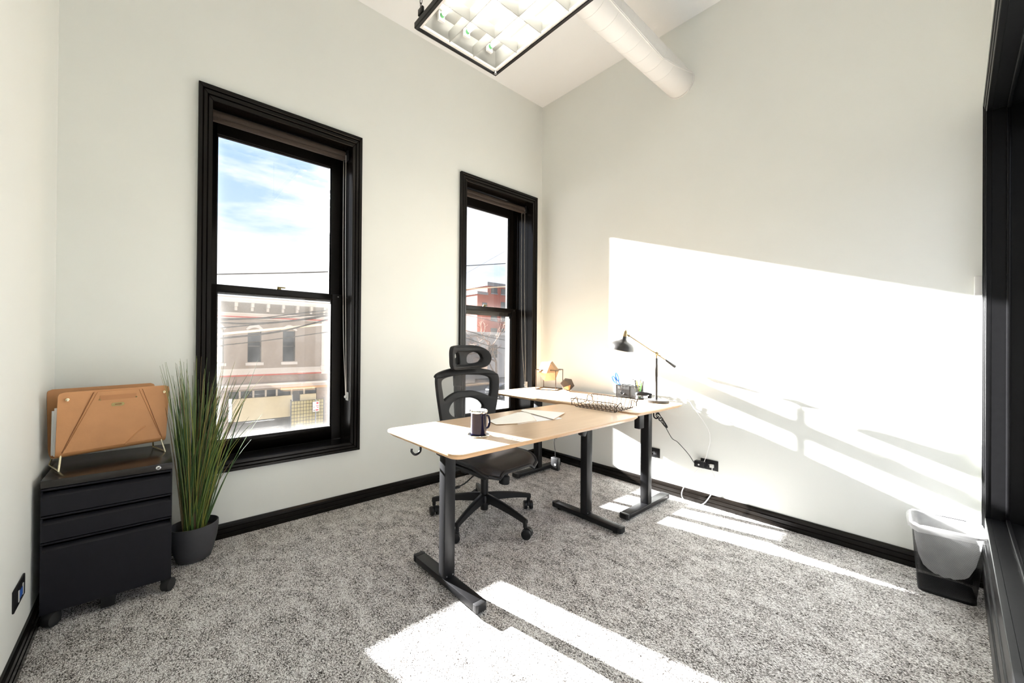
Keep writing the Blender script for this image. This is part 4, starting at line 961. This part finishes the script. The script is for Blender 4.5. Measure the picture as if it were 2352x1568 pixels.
MB().tube(rel(smooth_open([(-.014, -1.665, .300), (-.040, -1.672, .275), (-.050, -1.690, .240), (-.055, -1.700, .190), (-.062, -1.680, .120), (-.066, -1.630, .030), (-.070, -1.580, .004), (-.075, -1.520, .004), (-.065, -1.475, .030), (-.050, -1.475, .085), (-.045, -1.520, .175), (-.040, -1.575, .255), (-.030, -1.592, .276)], 8), O), .0030, 6).build('lower_run', 'white_plastic', wc)
MB().box(-.030+.03, -.010+.03, -.055, -.030, .288, .312).build('plug', 'clear_knob', wc, bevel=.003)
hb = empty('hanging_adapter', (-.600, -.695, .19), label='black adapter dangling on its cord behind the near desk', cat='adapter'); 
MB().box(-.016, .018, -.036, .036, -.050, .052).build('body', 'black_plastic', hb, bevel=.005)
MB().cyl((-.016, -.010, -.002), (-.0175, -.010, -.002), .0085, n=14).build('label_dot', 'white_plastic', hb)
MB().tube(smooth_open([(0, 0, .05), (.002, .006, .11), (-.004, .012, .17), (.0, .006, .225), (.0, .0, .30), (0, 0, .50)], 6), .0028, 6).build('cord', 'wire_black', hb)
b = MB()
for k in range(3): b.tube([(0.004*k, .012*cos(a_), .228+.018*sin(a_)) for a_ in [2*pi*j/14 for j in range(14)]], .0035, 6, closed=True)
b.build('cord_coil', 'wire_black', hb)
se = empty('wall_sensor', (0, -2.862, 1.485), -pi/2, label='small white thermostat on the right wall near the black window frame', cat='thermostat')
MB().box(-.022, .022, -.026, 0, -.050, .050).build('housing', 'white_plastic', se, bevel=.005)
MB().box(-.022, .022, -.0265, -.002, -.050, -.032).build('lower_band', 'white_plastic', se, bevel=.003)
for z in (.022, .004, -.018): MB().box(.020, .0225, -.017, -.011, z-.004, z+.004).build('vent', 'steel', se)

# ------------------------------------------------------------------ outside
GZ = -4.6
tag(MB().box(-60, 120, T+.2, 120, GZ-.3, GZ-.12).build('ground', 'asphalt', smooth=False), 'grey asphalt street below the windows', 'street', kind='structure')
tag(MB().box(-40, 9.5, 20.4, 26, GZ-.12, GZ).build('trim_1', 'concrete', smooth=False), 'concrete sidewalk in front of the corner building', 'sidewalk', kind='structure')
tag(MB().box(14, 120, 31, 34, GZ-.12, GZ).build('trim_2', 'concrete', smooth=False), 'concrete sidewalk beyond the parked car', 'sidewalk', kind='structure')
YF = 25.0
cb = empty('corner_building', (2, YF, GZ), label='tan two-storey corner building with bracketed cornice across the street', cat='building')
def cbp(name, material, parent=cb, bevel=0, *boxes):
    b = MB(); b.M = Matrix.Translation((-2, -YF, -GZ))
    for q in boxes: b.box(*q)
    return b.build(name, material, parent, bevel=bevel, smooth=False)
winx = [-.75-2.02*3, -.75-2.02*2, -.75-2.02, -.75, 1.27, 3.29]
# upper wall built around its windows
b = MB(); b.M = Matrix.Translation((-2, -YF, -GZ)); z0, z1 = -.095, 1.89
b.box(-10, 6.24, YF, YF+7, -1.9, z0); b.box(-10, 6.24, YF, YF+7, z1, 2.66)
xs_ = [-10] + [q for x in winx for q in (x, x+.762)] + [6.24]
for i in range(0, len(xs_), 2): b.box(xs_[i], xs_[i+1], YF, YF+7, z0, z1)
b.build('upper_wall', 'stucco', cb, smooth=False)
for x in winx:
    wn = cbp('window', 'ext_glass', cb, 0, (x, x+.762, YF+.16, YF+.20, z0, z1))
    cbp('meeting_rail', 'shop_dark', wn, 0, (x, x+.762, YF+.12, YF+.16, .86, .93), (x, x+.04, YF+.12, YF+.16, z0, z1), (x+.722, x+.762, YF+.12, YF+.16, z0, z1))
    cbp('sill', 'stone_trim', cb, 0, (x-.12, x+.88, YF-.14, YF+.02, -.30, -.13))
    arch = [(x-.12+1.0*u, 1.96+.34*sin(pi*u)) for u in [i/12 for i in range(13)]] + [(x-.02+.80*(1-u), 1.90+.16*sin(pi*u)) for u in [i/12 for i in range(13)]]
    b = MB(); b.M = Matrix.Translation((-2, -YF, -GZ)); b.prism(arch, YF-.10, YF+.01, 'y'); b.build('hood', 'stone_trim', cb, ang=20)
cbp('frieze', 'frieze', cb, 0, (-10, 6.3, YF-.10, YF+.1, 2.95, 3.62))
cbp('cornice', 'stone_trim', cb, 0, (-10.2, 6.5, YF-.75, YF+7, 3.70, 3.86), (-10.1, 6.4, YF-.55, YF+.1, 3.56, 3.70), (-10, 6.35, YF-.16, YF+.05, 2.86, 2.95))
cbp('red_band', 'red_band', cb, 0, (-10, 6.2, YF-.05, YF+.02, 2.655, 2.745)); cbp('white_band', 'stone_trim', cb, 0, (-10, 6.2, YF-.07, YF+.02, 2.745, 2.87), (-10, 6.2, YF-.06, YF+.02, 2.60, 2.655))
for i in range(-11, 7):
    x = .591+.878*i
    cbp('bracket', 'stone_trim', cb, .01, (x-.085, x+.085, YF-.42, YF-.09, 3.30, 3.56), (x-.075, x+.075, YF-.26, YF-.09, 3.07, 3.30))
cbp('pilaster', 'stone_trim', cb, 0, (5.757, 6.24, YF-.08, YF+.02, -1.0, 2.6), (5.70, 6.30, YF-.16, YF+.02, -.75, -.45))
cbp('belt_course', 'stone_trim', cb, 0, (-10, 6.24, YF-.06, YF+.02, -.62, -.50), (-10, 6.24, YF-.03, YF+.02, -.88, -.62))
cbp('belt_red', 'red_band', cb, 0, (-10, 5.75, YF-.08, YF+.02, -.97, -.88))
cbp('sign_band', 'shop_brown', cb, 0, (-10, 6.24, YF-.04, YF+.02, -1.40, -.97))
cbp('awning', 'awning', cb, 0, (-10, 6.3, YF-.95, YF+.05, -1.69, -1.50)); cbp('awning_lip', 'stone_trim', cb, 0, (-10, 6.32, YF-1.0, YF-.93, -1.52, -1.40))
cbp('beam', 'wood_beam', cb, 0, (3.0, 5.9, YF-.85, YF-.70, -1.86, -1.69))
cbp('shop_wall', 'shop_brown', cb, 0, (-10, .3, YF+.05, YF+.4, -4.6, -1.9), (5.5, 6.24, YF+.05, YF+.4, -4.6, -1.9)); cbp('shop_panel', 'shop_tan', cb, 0, (.5, 3.9, YF+.0, YF+.3, -3.75, -2.35))
cbp('shop_base', 'shop_dark', cb, 0, (.3, 5.5, YF+.02, YF+.35, -4.6, -3.75))
sg = cbp('shop_window', 'ext_glass', cb, 0, (.3, 5.5, YF+.25, YF+.3, -2.35, -1.9))
for x in (.9, 1.65, 2.35, 3.0, 3.9, 4.7): cbp('mullion', 'stone_trim', sg, 0, (x-.05, x+.05, YF+.18, YF+.26, -2.35, -1.9))
cbp('shop_door', 'shop_dark', cb, 0, (3.95, 4.35, YF+.02, YF+.3, -4.5, -2.0)); cbp('shop_panel', 'shop_tan', cb, 0, (4.4, 5.45, YF+.02, YF+.3, -4.5, -2.35))
# wire fence with reed screen
fe = empty('wire_fence', (4.6, 23.9, GZ), label='wire grid fence with a reed screen below the awning', cat='fence')
MB().box(-1.05, 1.0, .03, .06, 0, 2.0).build('reed_screen', 'bamboo', fe, smooth=False)
for i in range(10): MB().cyl((-1.05, 0, .05+.215*i), (1.0, 0, .05+.215*i), .012, n=6).build('wire', 'wire_black', fe)
for i in range(12): MB().cyl((-1.05+.186*i, -.02, 0), (-1.05+.186*i, -.02, 2.0), .010, n=6).build('wire', 'wire_black', fe)
for x in (-1.05, 1.0, 1.28): MB().cyl((x, 0, 0), (x, 0, 2.1), .035, n=8).build('post', 'shop_dark', fe)
tag(MB().box(-3.5, 3.0, 22.9, 24.8, GZ, GZ+.30).build('planting_bed', 'planting'), 'brown winter planting bed in front of the shop', 'planting bed')
ps = empty('street_sign', (4.86, 23.2, GZ), R(8), label='white parking sign with red markings on a steel post', cat='sign')
MB().box(-.035, .035, -.02, .02, 0, 2.1).build('post', 'galv', ps)
sf = MB().box(-.21, .21, -.045, -.025, 1.32, 1.96).build('sign_face', 'sign_white', ps, bevel=.004)
for q in ((.03, .16, 1.80, 1.92), (.00, .17, 1.66, 1.70), (.06, .17, 1.56, 1.60), (-.02, .16, 1.38, 1.46)): MB().box(q[0], q[1], -.049, -.046, q[2], q[3]).build('marking', 'sign_red', sf)
for q in ((-.17, -.08, 1.60, 1.62), (-.17, -.06, 1.40, 1.43)): MB().box(q[0], q[1], -.049, -.046, q[2], q[3]).build('marking', 'shop_dark', sf)
# overhead lines
def line(pts, r_, material, label, ext=9.0, sag=None):
    P = [Vector(q) for q in pts]; d0 = (P[0]-P[1]).normalized()*ext; d1 = (P[-1]-P[-2]).normalized()*ext
    b = MB().tube(smooth_open([P[0]+d0] + P + [P[-1]+d1], 6), r_, 6)
    o = b.build('overhead_line', material); tag(o, label, 'cable', 'overhead lines across the street'); return o
line([(-1.8, 11, 3.16), (1.51, 11, 3.64), (7.51, 11, 4.64), (10.02, 11, 5.08)], .018, 'wire_black', 'highest black overhead cable, crossing the sky in both windows', 4)
line([(-1.76, 11, 1.85), (-.61, 11, 1.93), (.48, 11, 2.13), (1.52, 11, 2.30)], .017, 'wire_black', 'black cable rising to the top right of the left window view', 3)
line([(-1.76, 11.1, 1.81), (-.76, 11.1, 1.90), (.32, 11.1, 2.01), (1.52, 11.1, 2.20)], .018, 'wire_black', 'black cable just under the red band of the tan building', 3)
line([(-1.76, 11.2, 1.74), (-1.05, 11.2, 1.74), (0, 11.2, 1.83), (1.52, 11.2, 2.12)], .026, 'wire_black', 'thick black cable sagging at left below the red band', 3)
line([(-1.75, 11.3, 1.57), (-.61, 11.3, 1.74), (.99, 11.3, 1.98), (1.52, 11.3, 2.13)], .018, 'wire_black', 'black cable crossing the window hoods of the tan building', 3)
line([(-1.75, 10.8, 1.385), (-.31, 10.8, 1.575), (1.52, 10.8, 1.82)], .040, 'wire_cream', 'thick cream-coloured overhead conduit crossing the tan building', 3)
line([(-1.75, 10.6, 1.26), (-.61, 10.6, 1.42), (.16, 10.6, 1.59), (1.52, 10.6, 2.01)], .026, 'wire_black', 'thick black cable just below the cream conduit', 2)
line([(-1.75, 11.0, 1.05), (-.46, 11.0, 1.22), (1.49, 11.0, 1.54)], .014, 'wire_black', 'lowest thin black cable across the upper windows', 2)
line([(9.88, 14, 1.89), (11.51, 14, 1.56), (13.04, 14, 1.37)], .022, 'wire_black', 'upper drooping black cable in front of the bare tree', 3)
line([(9.88, 14, 1.48), (11.52, 14, 1.07), (13.05, 14, .87)], .026, 'wire_black', 'lower drooping black cable in front of the bare tree', 3)
line([(14.56, 20, 6.35), (18.57, 20, 8.64)], .012, 'galv', 'thin pale cable slanting up across the sky by the brick building', 3)
line([(9.9, 14, 4.13), (12.93, 14, 4.57)], .030, 'wire_cream', 'cream cable crossing the red brick building', 3)
line([(9.87, 14, 2.73), (13.03, 14, 2.34)], .012, 'wire_black', 'thin black cable just under the meeting rail of the right window', 3)

# far red brick building
rb = empty('brick_building', (58, 60, GZ), label='distant red brick building with flat roof, seen through the right window', cat='building')
def rbp(name, material, parent=rb, *boxes):
    b = MB(); b.M = Matrix.Translation((-58, -60, -GZ))
    for q in boxes: b.box(*q)
    return b.build(name, material, parent, smooth=False)
rbp('tall_block', 'red_brick_far', rb, (51.5, 76, 60, 76, GZ, 13.5)); rbp('low_block', 'red_brick_far', rb, (48.7, 51.5, 60, 72, GZ, 11.5))
rbp('parapet', 'roof_grey', rb, (51.3, 76.2, 59.8, 76.2, 13.5, 14.3)); rbp('low_parapet', 'roof_grey', rb, (48.5, 51.5, 59.8, 72.2, 11.5, 12.1))
for x in (52.5, 55.4, 58.3, 61.2):
    for z in (12.0, 9.1, 6.2, 3.3):
        if x == 52.5 and z == 9.1: continue
        wn = rbp('window', 'ext_glass', rb, (x, x+1.75, 59.92, 59.99, z, z+1.2)); rbp('sill', 'roof_grey', wn, (x-.1, x+1.85, 59.80, 60.0, z-.18, z))
wn = rbp('window', 'ext_glass', rb, (50.0, 51.3, 59.92, 59.99, 8.6, 9.8))
# grey-roofed white house
hs = empty('white_house', (25, 42, GZ), label='white house with grey gabled roof beyond the bare tree', cat='building')
MB().box(-1.5, 8.5, 0, 9, 0, 5.6).build('walls', 'house_white', hs, smooth=False)
b = MB(); b.prism([(-2.1, 5.4), (3.5, 9.3), (9.1, 5.4)], -.5, 9.5, 'y'); b.build('roof', 'roof_grey', hs, smooth=False)
for x in (.2, 3.0, 5.8): MB().box(x, x+1.1, -.04, 0, 2.6, 4.3).build('window', 'ext_glass', hs, smooth=False)
MB().box(6.2, 7.1, 3, 4, 7, 10.4).build('chimney', 'red_brick_far', hs, smooth=False)
hs2 = empty('pale_building', (33, 46.5, GZ), label='long pale building behind the tree and the parked car', cat='building')
MB().box(1.5, 34, 0, 10, 0, 7.2).build('walls', 'house_white', hs2, smooth=False); MB().box(1.2, 34.3, -.3, 10.3, 7.2, 7.7).build('roof_edge', 'stone_trim', hs2, smooth=False)
for i in range(6): MB().box(2.0+5*i, 4.0+5*i, -.05, 0, 3.4, 5.6).build('window', 'ext_glass', hs2, smooth=False)
# bare tree
tr_ = empty('bare_tree', (30.0, 33.0, GZ), label='leafless tree with a leaning trunk behind the parked car', cat='tree')
tg = random.Random(3); tb = MB(); tw = MB()
def grow(p, d, ln, r_, lvl):
    n = 4; pts = [p]; q = p.copy(); dd = d.copy()
    for i in range(n):
        dd = (dd+Vector((tg.gauss(0, .13), tg.gauss(0, .13), tg.gauss(0, .08)+.03))).normalized(); q = q+dd*(ln/n); pts.append(q.copy())
    (tb if lvl < 2 else tw).tube(pts, [r_*(1-.38*i/n) for i in range(n+1)], 6 if lvl < 2 else 4, cap=False)
    if lvl >= 5: return
    for k in range(3 if lvl < 4 else 4):
        i = tg.choice([2, 3, 4]); nd = (dd*.75+Vector((tg.gauss(0, .62), tg.gauss(0, .62), tg.gauss(.10, .40)))).normalized()
        grow(pts[i], nd, ln*tg.uniform(.58, .82), r_*.52, lvl+1)
grow(Vector((0, 0, 0)), Vector((-.22, 0, 1)).normalized(), 3.6, .22, 0)
tb.build('trunk', 'bark', tr_, ang=60); tag(tw.build('twigs', 'twigs', tr_, smooth=False), kind='stuff')
# parked car (side on)
car = empty('parked_car', (26.8, 28.5, GZ-.12), R(180), label='dark parked car on the street below the right window', cat='car')
body = [(-2.25, .35), (-2.3, .70), (-2.15, .92), (-1.55, 1.02), (-1.0, 1.45), (-.3, 1.62), (1.0, 1.60), (1.75, 1.35), (2.15, 1.0), (2.25, .72), (2.2, .35)]
MB().prism([(x, z) for x, z in body], -.88, .88, 'y').build('body', 'car_paint', car, bevel=.06, seg=2)
for s in (-1, 1):
    MB().prism([(-1.35, 1.05), (-.88, 1.42), (-.25, 1.53), (.30, 1.53), (.30, 1.05)], s*.885-.004, s*.885+.004, 'y').build('window', 'ext_glass', car, smooth=False)
    MB().prism([(.38, 1.05), (.38, 1.53), (.98, 1.51), (1.60, 1.30), (1.75, 1.05)], s*.885-.004, s*.885+.004, 'y').build('window', 'ext_glass', car, smooth=False)
    for x in (-1.4, 1.4):
        wh = MB().cyl((x, s*.70, .33), (x, s*.91, .33), .33, n=24).build('wheel', 'rubber', car, bevel=.03); MB().cyl((x, s*.90, .33), (x, s*.925, .33), .20, n=16).build('hubcap', 'steel', wh, bevel=.01)
